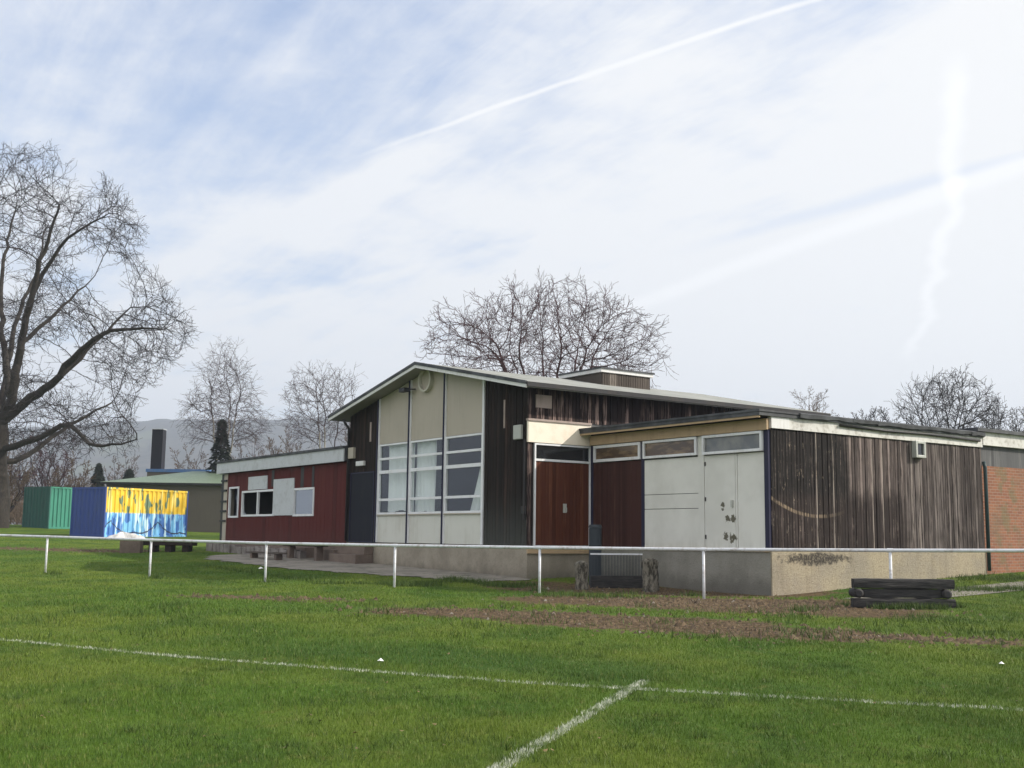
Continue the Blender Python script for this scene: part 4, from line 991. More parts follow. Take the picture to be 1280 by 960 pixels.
# ------------------------------------------------------------------ shipping containers
def container(name, label, corner, ang, L, W, H, end_m, side_m, deck):
    t = thing(name, label, 'container', corner, ang)          # local x along the lit long side, y along the end, away
    def corr(p0, d, n_, length, amp, nm, m_, pitch=.28):
        q = MB(); d = Vector(d); n_ = Vector(n_); k = int(length / pitch); xs2 = []
        for i in range(k): 
            s0 = length * i / k; st = length / k
            xs2 += [(s0, 0), (s0 + st * .35, 0), (s0 + st * .5, -amp), (s0 + st * .85, -amp)]
        xs2.append((length, 0)); vs = []
        for s_, a in xs2:
            b_ = Vector(p0) + d * s_ + n_ * a; vs += [(b_.x, b_.y, .12), (b_.x, b_.y, H - .1)]
        q.pts(vs, [(2 * i, 2 * i + 2, 2 * i + 3, 2 * i + 1) for i in range(len(xs2) - 1)]); return q.build(nm, m_, t)
    corr((.06, 0, 0), (1, 0, 0), (0, -1, 0), L - .12, .06, 'side_panel', side_m, .31)
    corr((.06, W, 0), (1, 0, 0), (0, 1, 0), L - .12, .045, 'side_panel', end_m)
    corr((0, .06, 0), (0, 1, 0), (-1, 0, 0), W - .12, .035, 'end_panel', end_m, .3)
    corr((L, .06, 0), (0, 1, 0), (1, 0, 0), W - .12, .035, 'end_panel', end_m, .3)
    q = MB(); q.box(.02, L - .02, .02, W - .02, H - .1, H - .03); q.build('roof', deck, t)
    q = MB()
    for x_ in (-.01, L - .07):
        for y_ in (-.01, W - .07): q.box(x_, x_ + .08, y_, y_ + .08, 0, H)
    q.box(.07, L - .07, W - .058, W + .012, 0, .13); q.box(.07, L - .07, W - .058, W + .012, H - .11, H); sr = MB(); sr.box(.07, L - .07, -.012, .058, 0, .13); sr.build('bottom_rail', side_m, t); sr = MB(); sr.box(.07, L - .07, -.012, .058, H - .11, H); sr.build('top_rail', side_m, t)
    for x_ in (-.012, L - .058): q.box(x_, x_ + .07, .07, W - .07, 0, .13); q.box(x_, x_ + .07, .07, W - .07, H - .11, H)
    q.build('frame', M['blue_steel'] if side_m is M['graffiti'] else M['green_steel'], t); return t
c = at(129, 669, 61.); c[2] = tz(c[0], c[1]) + .02
rust = painted('ochre_edge', (.3, .17, .05), (.12, .08, .05), .5)
container('shipping_container', 'blue shipping container with its long side painted yellow over pale blue', c, math.radians(60), 5.9, 2.6, (CAM + ray(129, 608.5) * 61.)[2] - c[2], M['blue_steel'], M['graffiti'], rust)
hp = c
c = at(60, 658, 76.); c[2] = tz(c[0], c[1])
container('shipping_container', 'plain green shipping container behind the blue one, near the big tree', c, math.radians(60), 6.06, 2.6, (CAM + ray(60, 608) * 76.)[2] - c[2], M['green_steel'], M['green_sunlit'], M['green_steel'])
# white tarpaulin heap against the painted container
p = at(154, 669, 58.5); p[2] = tz(p[0], p[1]); q = MB(); n, m_ = 24, 8; vs = []
for j in range(m_ + 1):
    s_ = j / m_
    for k in range(n):
        a = 2 * math.pi * k / n; w_ = 1 + .18 * math.sin(3 * a + 1) + .1 * math.sin(7 * a + s_ * 5)
        vs.append((1.05 * (1 - s_ ** 1.3) * w_ * math.cos(a), .55 * (1 - s_ ** 1.2) * w_ * math.sin(a), -.1 + .5 * s_ + (.09 * math.sin(5 * a + 6 * s_) + .07 * math.sin(3 * a + 2)) * s_ * (1 - s_) * 4))
q.pts(vs, [(j * n + k, j * n + (k + 1) % n, (j + 1) * n + (k + 1) % n, (j + 1) * n + k) for j in range(m_) for k in range(n)])
o = q.build('tarpaulin_heap', painted('dirty_tarpaulin', (.62, .61, .6), (.25, .24, .22), .6, .7, 2.5, False, .5), None, smooth=True); o.location = p.tolist(); tag(o, 'crumpled white tarpaulin heap lying against the painted container', 'tarpaulin')

# ------------------------------------------------------------------ far buildings
D = 84.
def fp(u_, v_, d_=D): return at(u_, v_, d_)
a_, c_ = fp(122, 666), fp(420, 668); zb = 1.0
far = thing('school_block', 'long low grey-brown block under a shallow pale green roof', 'building', (a_[0], a_[1], zb), .03)
Lf = c_[0] - a_[0]; ze = fp(200, 603)[2] - zb; zr = fp(200, 588.5, 90.)[2] - zb
q = MB(); q.box(.3, Lf, .4, 12, -.5, ze - .05); q.build('wall', M['far_wall'], far)
q = MB(); q.pts([(0, 0, ze), (Lf + .4, 0, ze), (Lf + .4, 5.8, zr), (5.2, 5.8, zr), (0, 12.4, ze), (Lf + .4, 12.4, ze), (0, 0, ze - .12), (Lf + .4, 0, ze - .12), (Lf + .4, 12.4, ze - .12), (0, 12.4, ze - .12)],
              [(0, 1, 2, 3), (0, 3, 4), (3, 2, 5, 4), (0, 6, 7, 1), (1, 7, 8, 5, 2), (4, 5, 8, 9), (0, 4, 9, 6), (6, 9, 8, 7)]); q.build('roof', M['green_roof'], far)
q = MB(); q.box(-.02, Lf + .4, -.05, -.01, ze - .16, ze - .02); q.build('gutter', M['iron'], far)
D2 = 100.
a_ = fp(184, 588, D2); bl = thing('boiler_house', 'flat-roofed block with a tall black chimney and blue roof edge', 'building', (a_[0], a_[1], 1.4), .0)
e_ = fp(258, 588, D2); Lb = e_[0] - a_[0]; zt = fp(200, 586.5, D2)[2] - 1.4
q = MB(); q.box(0, Lb, 0, 6, -.5, zt - .25); q.build('wall', M['far_wall'], bl)
q = MB(); q.box(-.1, Lb + .1, -.1, 6.1, zt - .25, zt + .02); q.build('roof', M['blue_edge'], bl)
q = MB(); ct = fp(190, 536, D2)[2] - 1.4; q.box(.1, 1.05, .5, 1.5, zt + .021, ct); ch = q.build('chimney', M['chimney_black'], bl)
q = MB(); q.box(.06, 1.09, .46, 1.54, ct + .001, ct + .06); q.build('cap', M['fascia_light'], ch)

# ------------------------------------------------------------------ trees
class Tree:
    def __init__(s, seed): s.r = random.Random(seed); s.S = []       # (p0, p1, r0, r1, level)
    def rot(s, d, ang, az):
        a = d.orthogonal().normalized(); b = d.cross(a); return (d * math.cos(ang) + (a * math.cos(az) + b * math.sin(az)) * math.sin(ang)).normalized()
    def branch(s, p, d, L, r_, lvl, P, path=None):
        rg = s.r
        if path is None:
            n = max(2, int(round(L / P['step'][lvl]))); st = L / n; path = [Vector(p)]; dd = Vector(d).normalized()
            for i in range(n):
                w = P['wob'][lvl]; dd = (dd + Vector((rg.gauss(0, w), rg.gauss(0, w), rg.gauss(0, w))) + Vector((0, 0, P['trop'][lvl]))).normalized()
                path.append(path[-1] + dd * st)
        n = len(path) - 1; tip = P.get('tip', .3); rad = [max(P['rmin'], r_ * (1 - (1 - tip) * (i / n) ** .9)) for i in range(n + 1)]
        for i in range(n): s.S.append((path[i], path[i + 1], rad[i], rad[i + 1], lvl))
        if lvl + 1 >= len(P['n']): return
        L = sum((path[i + 1] - path[i]).length for i in range(n)); k = P['n'][lvl]; az = rg.uniform(0, 6.28)
        k = max(1, int(k * rg.uniform(.8, 1.2)))
        for j in range(k):
            t = P['t0'][lvl] + (1 - P['t0'][lvl]) * (j + rg.uniform(.2, .9)) / k; t = min(t, .995)
            f = t * n; i = min(int(f), n - 1); q = path[i].lerp(path[i + 1], f - i); dd = (path[i + 1] - path[i]).normalized()
            az += 2.4 + rg.uniform(-.5, .5); ang = math.radians(P['ang'][lvl] + rg.uniform(-12, 12)); nd = s.rot(dd, ang, az)
            cl = L * P['lr'][lvl] * (1.1 - P.get('taperL', .55) * t) * rg.uniform(.7, 1.25)
            s.branch(q, nd, cl, rad[i] * P['rr'], lvl + 1, P)
        if P.get('cont', True): s.branch(path[-1], path[-1] - path[-2], L * P['lr'][lvl] * P.get('ce', .6), rad[-1], lvl + 1, P)
    def mesh(s, lo, hi, sides, name, m, parent):
        S = [q for q in s.S if lo <= q[4] <= hi]
        if not S: return None
        A = np.array([q[0][:] for q in S]); B = np.array([q[1][:] for q in S]); r0 = np.array([q[2] for q in S]); r1 = np.array([q[3] for q in S])
        d = B - A; ln = np.linalg.norm(d, axis=1, keepdims=True) + 1e-9; d = d / ln; B = B + d * (r1 * .5)[:, None]
        ref = np.where(np.abs(d[:, 2:3]) > .9, np.array([[1., 0, 0]]), np.array([[0, 0, 1.]])); a = np.cross(d, ref); a /= np.linalg.norm(a, axis=1, keepdims=True); b = np.cross(d, a)
        N_ = len(S); V = np.empty((N_, 2, sides, 3))
        for k in range(sides):
            t = 2 * math.pi * k / sides; o = a * math.cos(t) + b * math.sin(t)
            V[:, 0, k] = A + o * r0[:, None]; V[:, 1, k] = B + o * r1[:, None]
        f = np.array([(k, (k + 1) % sides, sides + (k + 1) % sides, sides + k) for k in range(sides)])
        Fc = (np.arange(N_)[:, None, None] * 2 * sides + f[None]).reshape(-1, 4)
        o = np_mesh(name, V.reshape(-1, 3), Fc, m, parent); o.data.polygons.foreach_set('use_smooth', [True] * len(Fc)); return o
    def finish(s, root, trunk_m, crown_m, split=1, ts=8):
        s.mesh(0, split, ts, 'trunk', trunk_m, root); s.mesh(split + 1, 9, 3, 'crown', crown_m, root)
def tree_root(name, label, p, group=None): return thing(name, label, 'tree', p, 0, group)

def grow_tree(root, seed, starts, att, tm, cm, step=.5, infl=5., kill=.9, tip=.012, expo=2.3, thr=.05, twigs=1.4, tl=(.5, 1.1), up=.05, droop=0., sub=2):
    """Branches grow step by step towards scattered free points; thickness follows what each branch carries."""
    rg = np.random.default_rng(seed); P = []; par = []; fix = []
    for path, r0, r1 in starts:                       # given trunk and limbs, each a list of points
        link = -1
        if P: link = int(np.argmin(np.linalg.norm(np.array(P) - np.array(path[0]), axis=1)))
        for i, q in enumerate(path):
            P.append(np.array(q, float)); par.append(link); link = len(P) - 1; fix.append(r0 + (r1 - r0) * i / max(1, len(path) - 1))
    att = np.array(att, float); best = np.full(len(att), 1e9); bi = np.zeros(len(att), int); done = 0
    for it in range(120):
        new = np.array(P[done:]) if done < len(P) else None
        if new is not None and len(new):
            for c0 in range(0, len(new), 400):
                dd = np.linalg.norm(att[:, None] - new[None, c0:c0 + 400], axis=2); k = dd.argmin(1); dm = dd[np.arange(len(att)), k]
                m_ = dm < best; best[m_] = dm[m_]; bi[m_] = done + c0 + k[m_]
            done = len(P)
        else: break
        live = best > kill; att, best, bi = att[live], best[live], bi[live]
        if not len(att): break
        act = best < infl
        if not act.any(): infl *= 1.5; act = best < infl
        acc = {}
        for a_, b_ in zip(att[act], bi[act]):
            v_ = a_ - P[b_]; acc.setdefault(int(b_), []).append(v_ / (np.linalg.norm(v_) + 1e-9))
        cnt = 0
        for b_, vs_ in acc.items():
            d_ = np.mean(vs_, 0) + rg.normal(0, .13, 3) + np.array([0, 0, up])
            if par[b_] >= 0: h_ = P[b_] - P[par[b_]]; d_ = d_ + .35 * h_ / (np.linalg.norm(h_) + 1e-9)
            d_ /= np.linalg.norm(d_) + 1e-9; q = P[b_] + d_ * step; P.append(q); par.append(b_); fix.append(0.); cnt += 1
        if not cnt or len(P) > 14000: break
    n = len(P); P = np.array(P); par = np.array(par); rad = np.zeros(n); kids = np.zeros(n, int); acc = np.zeros(n)
    for i in range(n - 1, -1, -1):
        rad[i] = max(tip, acc[i] ** (1 / expo)) if acc[i] > 0 else tip
        if par[i] >= 0: acc[par[i]] += rad[i] ** expo; kids[par[i]] += 1
    rad = np.maximum(np.minimum(rad, 10.), fix)
    T = Tree(seed); lv = lambda r_: 0 if r_ > thr else 3
    for i in range(n):
        if par[i] >= 0:
            ra = min(rad[par[i]], max(rad[i] * 1.35, rad[i] + .01)) if fix[par[i]] == 0 else min(rad[par[i]], rad[i] * 1.5)
            T.S.append((Vector(P[par[i]]), Vector(P[i]), float(ra), float(rad[i]), lv(rad[i])))
    TP = dict(step=[.28, .26, .22], wob=[.16, .18, .2], trop=[up * .8 - droop, up * .5 - droop * 1.3, -droop], n=[sub, 0, 0], t0=[.25, 0, 0], ang=[38, 36, 30], lr=[.6, .5, .5], rr=.75, rmin=tip * .72, tip=.55, taperL=.4, cont=False)
    TP['n'] = [sub, 0]
    T2 = Tree(seed + 1)
    for i in range(n):
        if rad[i] < tip * 3.2 and par[i] >= 0:
            base_d = Vector(P[i] - P[par[i]]).normalized(); k = int(twigs + rg.random()) + (1 if kids[i] == 0 else 0)
            for j in range(k):
                d_ = T2.rot(base_d, math.radians(rg.uniform(15, 50)), rg.uniform(0, 6.28)); T2.branch(Vector(P[i]), d_, rg.uniform(*tl), min(rad[i], tip), 0, TP)
    T.S += [(a_, b_, c_, d_, 3) for a_, b_, c_, d_, e_ in T2.S]
    T.mesh(0, 0, 7, 'trunk', tm, root); T.mesh(3, 3, 3, 'crown', cm, root)

DB = 74.
base = at(-6, 655, DB); base[2] = tz(base[0], base[1])
rt = tree_root('bare_tree', 'huge bare spreading tree towering at the left edge behind the containers', base)
_lr = random.Random(3)
def limb(px, r0, r1, dep):
    pth = [Vector((at(u_, v_, DB + dep * (i / max(1, len(px) - 1))) - base).tolist()) for i, (u_, v_) in enumerate(px)]; out = []
    for i in range(len(pth) - 1):
        p0 = pth[max(i - 1, 0)]; p1 = pth[i]; p2 = pth[i + 1]; p3 = pth[min(i + 2, len(pth) - 1)]
        k = max(2, int((p2 - p1).length / .6))
        for t in np.linspace(0, 1, k + 1)[:-1]:
            t = float(t); out.append(.5 * ((2 * p1) + (p2 - p0) * t + (2 * p0 - 5 * p1 + 4 * p2 - p3) * t * t + (3 * p1 - p0 - 3 * p2 + p3) * t ** 3))
    out.append(pth[-1]); return ([tuple(q + Vector((_lr.gauss(0, .06), _lr.gauss(0, .06), _lr.gauss(0, .06)))) for q in out], r0, r1)
starts = [limb([(-6, 664), (-5, 630), (-4, 600), (-3, 570), (-1, 545), (0, 520)], .82, .55, 0),
    limb([(0, 530), (14, 500), (26, 440), (36, 385), (48, 340), (64, 290), (74, 255)], .34, .06, -3),
    limb([(0, 532), (30, 505), (66, 478), (100, 440), (128, 418), (165, 410), (195, 410)], .34, .05, -4),
    limb([(66, 478), (100, 448), (140, 405), (165, 385)], .2, .05, 2),
    limb([(36, 380), (60, 330), (85, 300), (112, 280), (138, 268)], .18, .04, -2),
    limb([(-2, 562), (30, 555), (62, 540), (86, 530), (105, 548), (120, 557), (150, 553), (170, 549)], .24, .04, -5),
    limb([(-2, 578), (20, 575), (45, 562), (75, 538), (100, 525), (140, 503)], .22, .05, 5),
    limb([(-1, 545), (-10, 480), (-22, 400), (-20, 310), (-8, 250)], .4, .06, 3),
    limb([(14, 500), (4, 430), (2, 360), (10, 300), (20, 260)], .26, .05, 6),
    limb([(-2, 545), (-40, 490), (-90, 440), (-150, 420)], .4, .06, 3),
    limb([(-4, 560), (-60, 530), (-110, 520), (-150, 518)], .3, .05, -5),
    limb([(-10, 480), (-50, 400), (-80, 330)], .3, .06, 0),
    limb([(28, 430), (60, 400), (88, 375), (112, 350)], .16, .04, 3),
    limb([(-1, 535), (8, 470), (20, 400), (46, 340), (56, 285)], .25, .05, 9)]
OUTL = [(-6, 560), (20, 590), (70, 566), (120, 572), (178, 556), (150, 520), (196, 480), (238, 436), (244, 408), (214, 358), (170, 330), (178, 300), (166, 252), (120, 205), (78, 190), (20, 182), (-40, 200), (-120, 300), (-200, 400), (-180, 530), (-60, 560)]
att = []; rgn = np.random.default_rng(8)
while len(att) < 5200:
    u_, v_ = rgn.uniform(-205, 246), rgn.uniform(180, 592)
    if not in_poly(np.array([u_]), np.array([v_]), OUTL)[0]: continue
    if math.sin(u_ * .043 + 1.3 * math.sin(v_ * .031)) + math.sin(v_ * .05 + 1.1 * math.sin(u_ * .027)) < rgn.uniform(-1.3, .55): continue
    dep = rgn.normal(0, 4.2); att.append(at(u_, v_, DB + dep) - base)
grow_tree(rt, 5, starts, att, M['bark'], M['twig'], .5, 5., .72, .0125, 2.3, .05, 1.3, (.4, 1.0), .06)

def ctree(name, label, u_, dist, blobs, seed, tm, cm, natt, group=None, stems=1, fork=.3, rtr=.2, **kw):
    """blobs: (u, v, half width, half height) of the crown in the photograph, given real depth."""
    p = at(u_, 660, dist); p[2] = tz(p[0], p[1]); t = tree_root(name, label, p, group); rgn = np.random.default_rng(seed); att = []
    ar = np.array([b_[2] * b_[3] for b_ in blobs], float); ar /= ar.sum()
    while len(att) < natt:
        b_ = blobs[rgn.choice(len(blobs), p=ar)]; v3 = rgn.normal(0, 1, 3); v3 /= np.linalg.norm(v3); v3 *= rgn.random() ** .42
        q = at(b_[0] + v3[0] * b_[2], b_[1] - v3[2] * b_[3], dist) - p; q[1] += v3[1] * b_[2] / F * dist; att.append(q)
    att = np.array(att); z0_, zt_ = att[:, 2].min(), att[:, 2].max(); zf = zt_ * fork; starts = []; cx = att[:, 0].mean()
    starts.append(([(0, 0, -.3), (.04 * cx, .05, zf * .5), (.12 * cx, .0, zf)], rtr, rtr * .75))
    for k in range(stems):
        a_ = 2 * math.pi * (k + rgn.uniform(-.3, .3)) / stems; w_ = (att[:, 0].max() - att[:, 0].min()) / 2 * (.42 if stems > 1 else .05); e = np.array([cx + math.cos(a_) * w_, math.sin(a_) * w_, zt_ * (.72 if stems > 1 else .9)]); s0 = np.array([.12 * cx, 0, zf * rgn.uniform(.75, 1)])
        n = 10; starts.append(([tuple(s0 + (e - s0) * np.array([(i / n) ** .75, (i / n) ** .75, i / n]) + rgn.normal(0, .05, 3)) for i in range(n + 1)], rtr * (.55 if stems > 1 else .75), .03))
    grow_tree(t, seed, starts, att, tm, cm, **kw); return t
def gtree(name, label, u_, vtop, dist, spread_px, seed, tw, tr, P, fork=.22, nl=7, lean=.55, group=None, zb=None, r0=None):
    p = at(u_, 660, dist); p[2] = tz(p[0], p[1]); H = at(u_, vtop, dist)[2] - p[2]; sp = spread_px / F * dist / 2
    t = tree_root(name, label, p, group); T = Tree(seed); rg = T.r; r0 = r0 or H * .018
    zf = H * fork; path = [Vector((0, 0, -.3)), Vector((rg.gauss(0, .1), rg.gauss(0, .1), zf * .5)), Vector((rg.gauss(0, .15), rg.gauss(0, .15), zf))]
    for i in range(2): T.S.append((path[i], path[i + 1], r0 * (1 - .15 * i), r0 * (.85 - .15 * i), 0))
    for k in range(nl):
        a = 2 * math.pi * (k + rg.uniform(-.3, .3)) / nl; f = rg.uniform(.35, 1.) if k else .05
        e = Vector((math.cos(a) * sp * f * .85, math.sin(a) * sp * f * .85, H * .89 - (H - zf) * lean * .45 * f ** 2 - rg.uniform(0, .08) * H)); s0 = path[2] - Vector((0, 0, rg.uniform(0, .25) * zf))
        n = 9; pts_ = []
        for i in range(n + 1):
            q = i / n; b_ = s0.lerp(e, q); b_.x += (e.x - s0.x) * .18 * math.sin(q * 3.1) + rg.gauss(0, .012 * H); b_.y += (e.y - s0.y) * .18 * math.sin(q * 3.1) + rg.gauss(0, .012 * H); b_.z += rg.gauss(0, .006 * H); pts_.append(b_)
        T.branch(None, None, 0, r0 * .5, 1, P, pts_)
    T.finish(t, tr, tw, 1, 6); return t
base_P = dict(step=[1, 1, .7, .45, .3], wob=[.05, .1, .14, .18, .2], trop=[0, .03, .06, .05, .04], n=[0, 10, 8, 6, 0], t0=[.3, .22, .15, .1, 0], ang=[40, 40, 40, 42, 40],
              lr=[.5, .36, .45, .45, .4], rr=.55, rmin=.011, tip=.2, taperL=.7, ce=.4)
ctree('bare_tree', 'wide reddish bare tree rising behind the roof ridge of the hall', 690, 66., [(680, 450, 150, 80), (600, 425, 70, 52), (770, 432, 62, 52), (690, 400, 100, 48)], 21, M['twig_red'], M['twig_red'], 2700, None, 9, .3, .32,
      step=.42, kill=.62, infl=4., tip=.0125, expo=2.2, twigs=1.7, tl=(.45, 1.05), up=.06)
ctree('birch_tree', 'drooping silver birch with pale trunk left of the red wing', 278, 92., [(281, 462, 24, 32), (280, 495, 42, 42), (282, 530, 52, 34)], 33, M['birch'], M['twig_birch'], 1500, 'birches behind the red wing', 3, .2, .2,
      step=.45, kill=.6, infl=4., tip=.0115, twigs=2.0, tl=(.6, 1.5), up=.16, droop=.15)
ctree('birch_tree', 'shorter silver birch rising straight behind the red wing roof', 404, 88., [(398, 495, 44, 32), (402, 528, 50, 34), (420, 490, 26, 26)], 34, M['birch'], M['twig_birch'], 1300, 'birches behind the red wing', 3, .25, .17,
      step=.45, kill=.6, infl=4., tip=.0115, twigs=1.9, tl=(.5, 1.3), up=.14, droop=.1)
ctree('bare_tree', 'dense round bare tree above the right end of the timber wing', 1187, 76., [(1187, 520, 62, 52), (1180, 490, 36, 24), (1150, 515, 30, 30)], 41, M['twig'], M['twig'], 2600, None, 10, .3, .22,
      step=.42, kill=.55, infl=4., tip=.0135, twigs=1.8, tl=(.4, .95), up=.1)
dense = dict(base_P)
thin = dict(base_P); thin['n'] = [0, 9, 7, 4, 0]; thin['taperL'] = .55
gtree('bare_tree', 'thin pale bare tree showing above the end of the hall roof', 1012, 470, 80., 100, 42, M['twig_pale'], M['twig_pale'], thin, .3, 5, .9)
for k, (u_, v_, sp, lab) in enumerate(((1075, 494, 75, 'low bare tree just right of the thin pale tree above the wing roof'), (1112, 492, 70, 'low bare tree directly left of the dense round tree'),
                                     (1250, 490, 75, 'small bare tree right of the dense round tree'), (1290, 500, 60, 'small bare tree at the right edge above the brick wing'))):
    gtree('bare_tree', lab, u_, v_, 78., sp, 50 + k, M['twig'], M['twig'], thin if k != 1 else dense, .3, 7, .8, 'low bare trees above the wing roof')
# scrubby bare trees behind the containers and the far block
bush = dict(base_P); bush['n'] = [0, 10, 7, 5, 0]; bush['rmin'] = .016
for k, (u_, v_, d_, sp, tw, lab) in enumerate((
        (8, 545, 92, 90, 'twig_brown', 'brown bare scrub tree half hidden behind the big trunk'),
        (52, 520, 104, 110, 'twig_red', 'reddish bare scrub tree above the green container'),
        (88, 560, 96, 70, 'twig_brown', 'low brown bare tree above the blue container end'),
        (150, 562, 120, 80, 'twig_pale', 'pale bare tree left of the black chimney'),
        (230, 548, 108, 90, 'twig_brown', 'brown bare tree between the black chimney and the tall birch'),
        (312, 540, 104, 90, 'twig_pale', 'greyish bare tree right of the tall birch, over the red wing roof'),
        (352, 530, 110, 80, 'twig_brown', 'brown bare tree between the two birches'),
        (440, 520, 112, 70, 'twig_pale', 'pale bare tree beside the left eave of the hall'),
        (-60, 540, 96, 120, 'twig_brown', 'brown bare scrub tree left of the big trunk'))):
    gtree('bare_tree', lab, u_, v_, d_, sp, 70 + k, M[tw], M['twig'], bush, .12, 9, 1.1, 'bare trees of the far boundary')
def conifer(label, u_, vtop, dist, wpx_, seed, group=None, col='needles', pw=.8):
    p = at(u_, 660, dist); p[2] = tz(p[0], p[1]); H = at(u_, vtop, dist)[2] - p[2]; W = wpx_ / F * dist / 2; t = tree_root('conifer_tree', label, p, group); rg = np.random.default_rng(seed)
    q = MB(); q.cyl((0, 0, -.2), (0, 0, H * .9), H * .02, .02, 8); q.build('trunk', M['bark'], t)
    n = 6500; z_ = rg.random(n) ** 1.25; lay = .72 + .28 * np.abs(np.sin(z_ * H * 3.2)); rad = W * np.clip((1 - z_) ** pw, .02, 1) * lay * (1 + .25 * np.sin(z_ * 9 + seed)) * np.sqrt(rg.random(n)) ** .6; a = rg.random(n) * 6.283
    c_ = np.stack([np.cos(a) * rad, np.sin(a) * rad, .3 + z_ * (H - .3)], 1); s_ = rg.uniform(.12, .34, n)
    out = np.stack([np.cos(a), np.sin(a), -.35 * np.ones(n)], 1) * s_[:, None]; sd = np.stack([-np.sin(a), np.cos(a), rg.normal(0, .4, n)], 1) * (s_ * .35)[:, None]
    V = np.stack([c_ - sd, c_ + sd, c_ + out], 1); np_mesh('crown', V.reshape(-1, 3), np.arange(3 * n).reshape(n, 3), M[col], t)
conifer('small dark conifer above the left end of the far green roof', 119, 579, 108., 30, 1)
conifer('low dark conifer just left of the black chimney', 158, 586, 112., 40, 2, pw=.6)
conifer('narrow dark evergreen column at the foot of the tall birch', 272, 524, 90., 34, 3, pw=.42)
# far hedge band closing the field behind the containers: reads as one mass
q_V, q_F = [], []
T = Tree(99); rg = T.r
for k in range(260):
    u_ = rg.uniform(-120, 500); d_ = rg.uniform(110, 150); p = at(u_, 660, d_); z0_ = tz(p[0], p[1]); h = rg.uniform(2.2, 5.5)
    for j in range(22):
        a = rg.uniform(0, 6.28); s_ = Vector((p[0] + rg.gauss(0, .8), p[1] + rg.gauss(0, .8), z0_ + rg.uniform(0, h * .4))); e = s_ + Vector((math.cos(a) * rg.uniform(.2, 1.2), math.sin(a) * rg.uniform(.2, 1.2), rg.uniform(.4, .6) * h))
        T.S.append((s_, e, .03, .014, 2))
        for m_ in range(5):
            f = rg.uniform(.3, 1.); b_ = s_.lerp(e, f); T.S.append((b_, b_ + Vector((rg.gauss(0, .5), rg.gauss(0, .5), rg.uniform(.1, .9))), .018, .012, 2))
o = T.mesh(0, 9, 3, 'far_undergrowth', M['twig_brown'], None); tag(o, 'brown bare undergrowth along the far edge of the field', 'undergrowth', kind='stuff')

# ------------------------------------------------------------------ wooded hill and haze
DH = 2300.
def hill_v(u_):
    return np.interp(u_, [-900, -400, -100, 60, 130, 200, 300, 440, 520, 640, 900, 1300, 2200], [548, 542, 540, 538, 532, 529, 530, 526, 528, 536, 560, 590, 640])
us = np.linspace(-900, 2200, 260); rows = 26; V = []
for j in range(rows + 1):
    s_ = j / rows
    for u_ in us:
        top = at(u_, float(hill_v(u_)), DH)[2]; d_ = DH * (.55 + .45 * s_); p = at(u_, 660, d_); f = math.sin(s_ * math.pi / 2) ** 1.3
        rough = 1.6 * (math.sin(u_ * .9 + s_ * 31) + math.sin(u_ * .37 + 1.7 * math.sin(s_ * 17)) + R.uniform(-1, 1)) * (.3 + s_) * .6
        V.append((p[0], p[1], 1.2 + (top - 1.2) * f + (rough if j else -3)))
for u_ in us: p = at(u_, 660, DH * 1.25); V.append((p[0], p[1], -2))
V = np.array(V); w = len(us); ii = (np.arange(rows + 1)[:, None] * w + np.arange(w - 1)[None]).ravel()
def _hill(g):
    p = g.pos(); n = g.noise(p, .006, 5, .6); f = g.noise(p, .055, 5, .7); fl = g.vor(g.vm('MULTIPLY', p, (1, .6, 0)), .003, 'F1', 'Color')
    c = g.mix(g.sm(f, .38, .65), (.03, .035, .028), (.075, .065, .05)); r_, g_, b_ = g.xyz(fl)
    return dict(color=g.mix(g.m('MULTIPLY', g.m('MULTIPLY', g.sm(r_, .55, .62), g.sm(n, .45, .6)), .7), c, (.09, .11, .055)), rough=1., spec=0., normal=g.bump(f, .6, 4.))
hill = np_mesh('hill', V, np.stack([ii, ii + 1, ii + w + 1, ii + w], 1), mat('wooded_hill', _hill)); tag(hill, 'hazy blue wooded hill along the horizon', 'hill', kind='structure')

hz = bpy.data.materials.new('haze_air'); hz.use_nodes = True; t = hz.node_tree; t.nodes.clear(); out = t.nodes.new('ShaderNodeOutputMaterial'); pv = t.nodes.new('ShaderNodeVolumePrincipled')
pv.inputs['Color'].default_value = (.74, .83, .98, 1); pv.inputs['Density'].default_value = .00042; pv.inputs['Anisotropy'].default_value = .2
t.links.new(pv.outputs[0], out.inputs['Volume'])
q = MB(); q.box(-5200, 5200, -3200, 5200, -12, 275); o = q.build('haze', hz); tag(o, 'thin pale blue haze over the distant hill', 'haze', kind='stuff')

# ------------------------------------------------------------------ sky, sun
SUN = Vector((1.564, -.055, 1.)).normalized()
el = math.asin(SUN.z); az = math.atan2(SUN.x, SUN.y)
W = bpy.data.worlds.new('World'); SC.world = W; W.use_nodes = True; t = W.node_tree; t.nodes.clear(); g = G(t)
sky = g.add('ShaderNodeTexSky', sky_type='NISHITA'); sky.sun_disc = False; sky.sun_elevation = el; sky.sun_rotation = az; sky.altitude = 50; sky.air_density = 1.; sky.dust_density = 1.; sky.ozone_density = 1.
d = g.add('ShaderNodeTexCoord').outputs['Generated']; dx, dy, dz = g.xyz(d)
zc = g.m('MAXIMUM', dz, .02); zz = g.m('ADD', zc, .10)
px, py = g.m('DIVIDE', dx, zz), g.m('DIVIDE', dy, zz); pl = g.comb(px, py, 0.)
def skp(u_, v_): r_ = ray(u_, v_); r_ = r_ / np.linalg.norm(r_); return np.array([r_[0] / (r_[2] + .1), r_[1] / (r_[2] + .1)])
sa, sb_ = skp(1280, 205), skp(800, 380); sd = (sb_ - sa) / np.linalg.norm(sb_ - sa); sn = np.array([-sd[1], sd[0]])
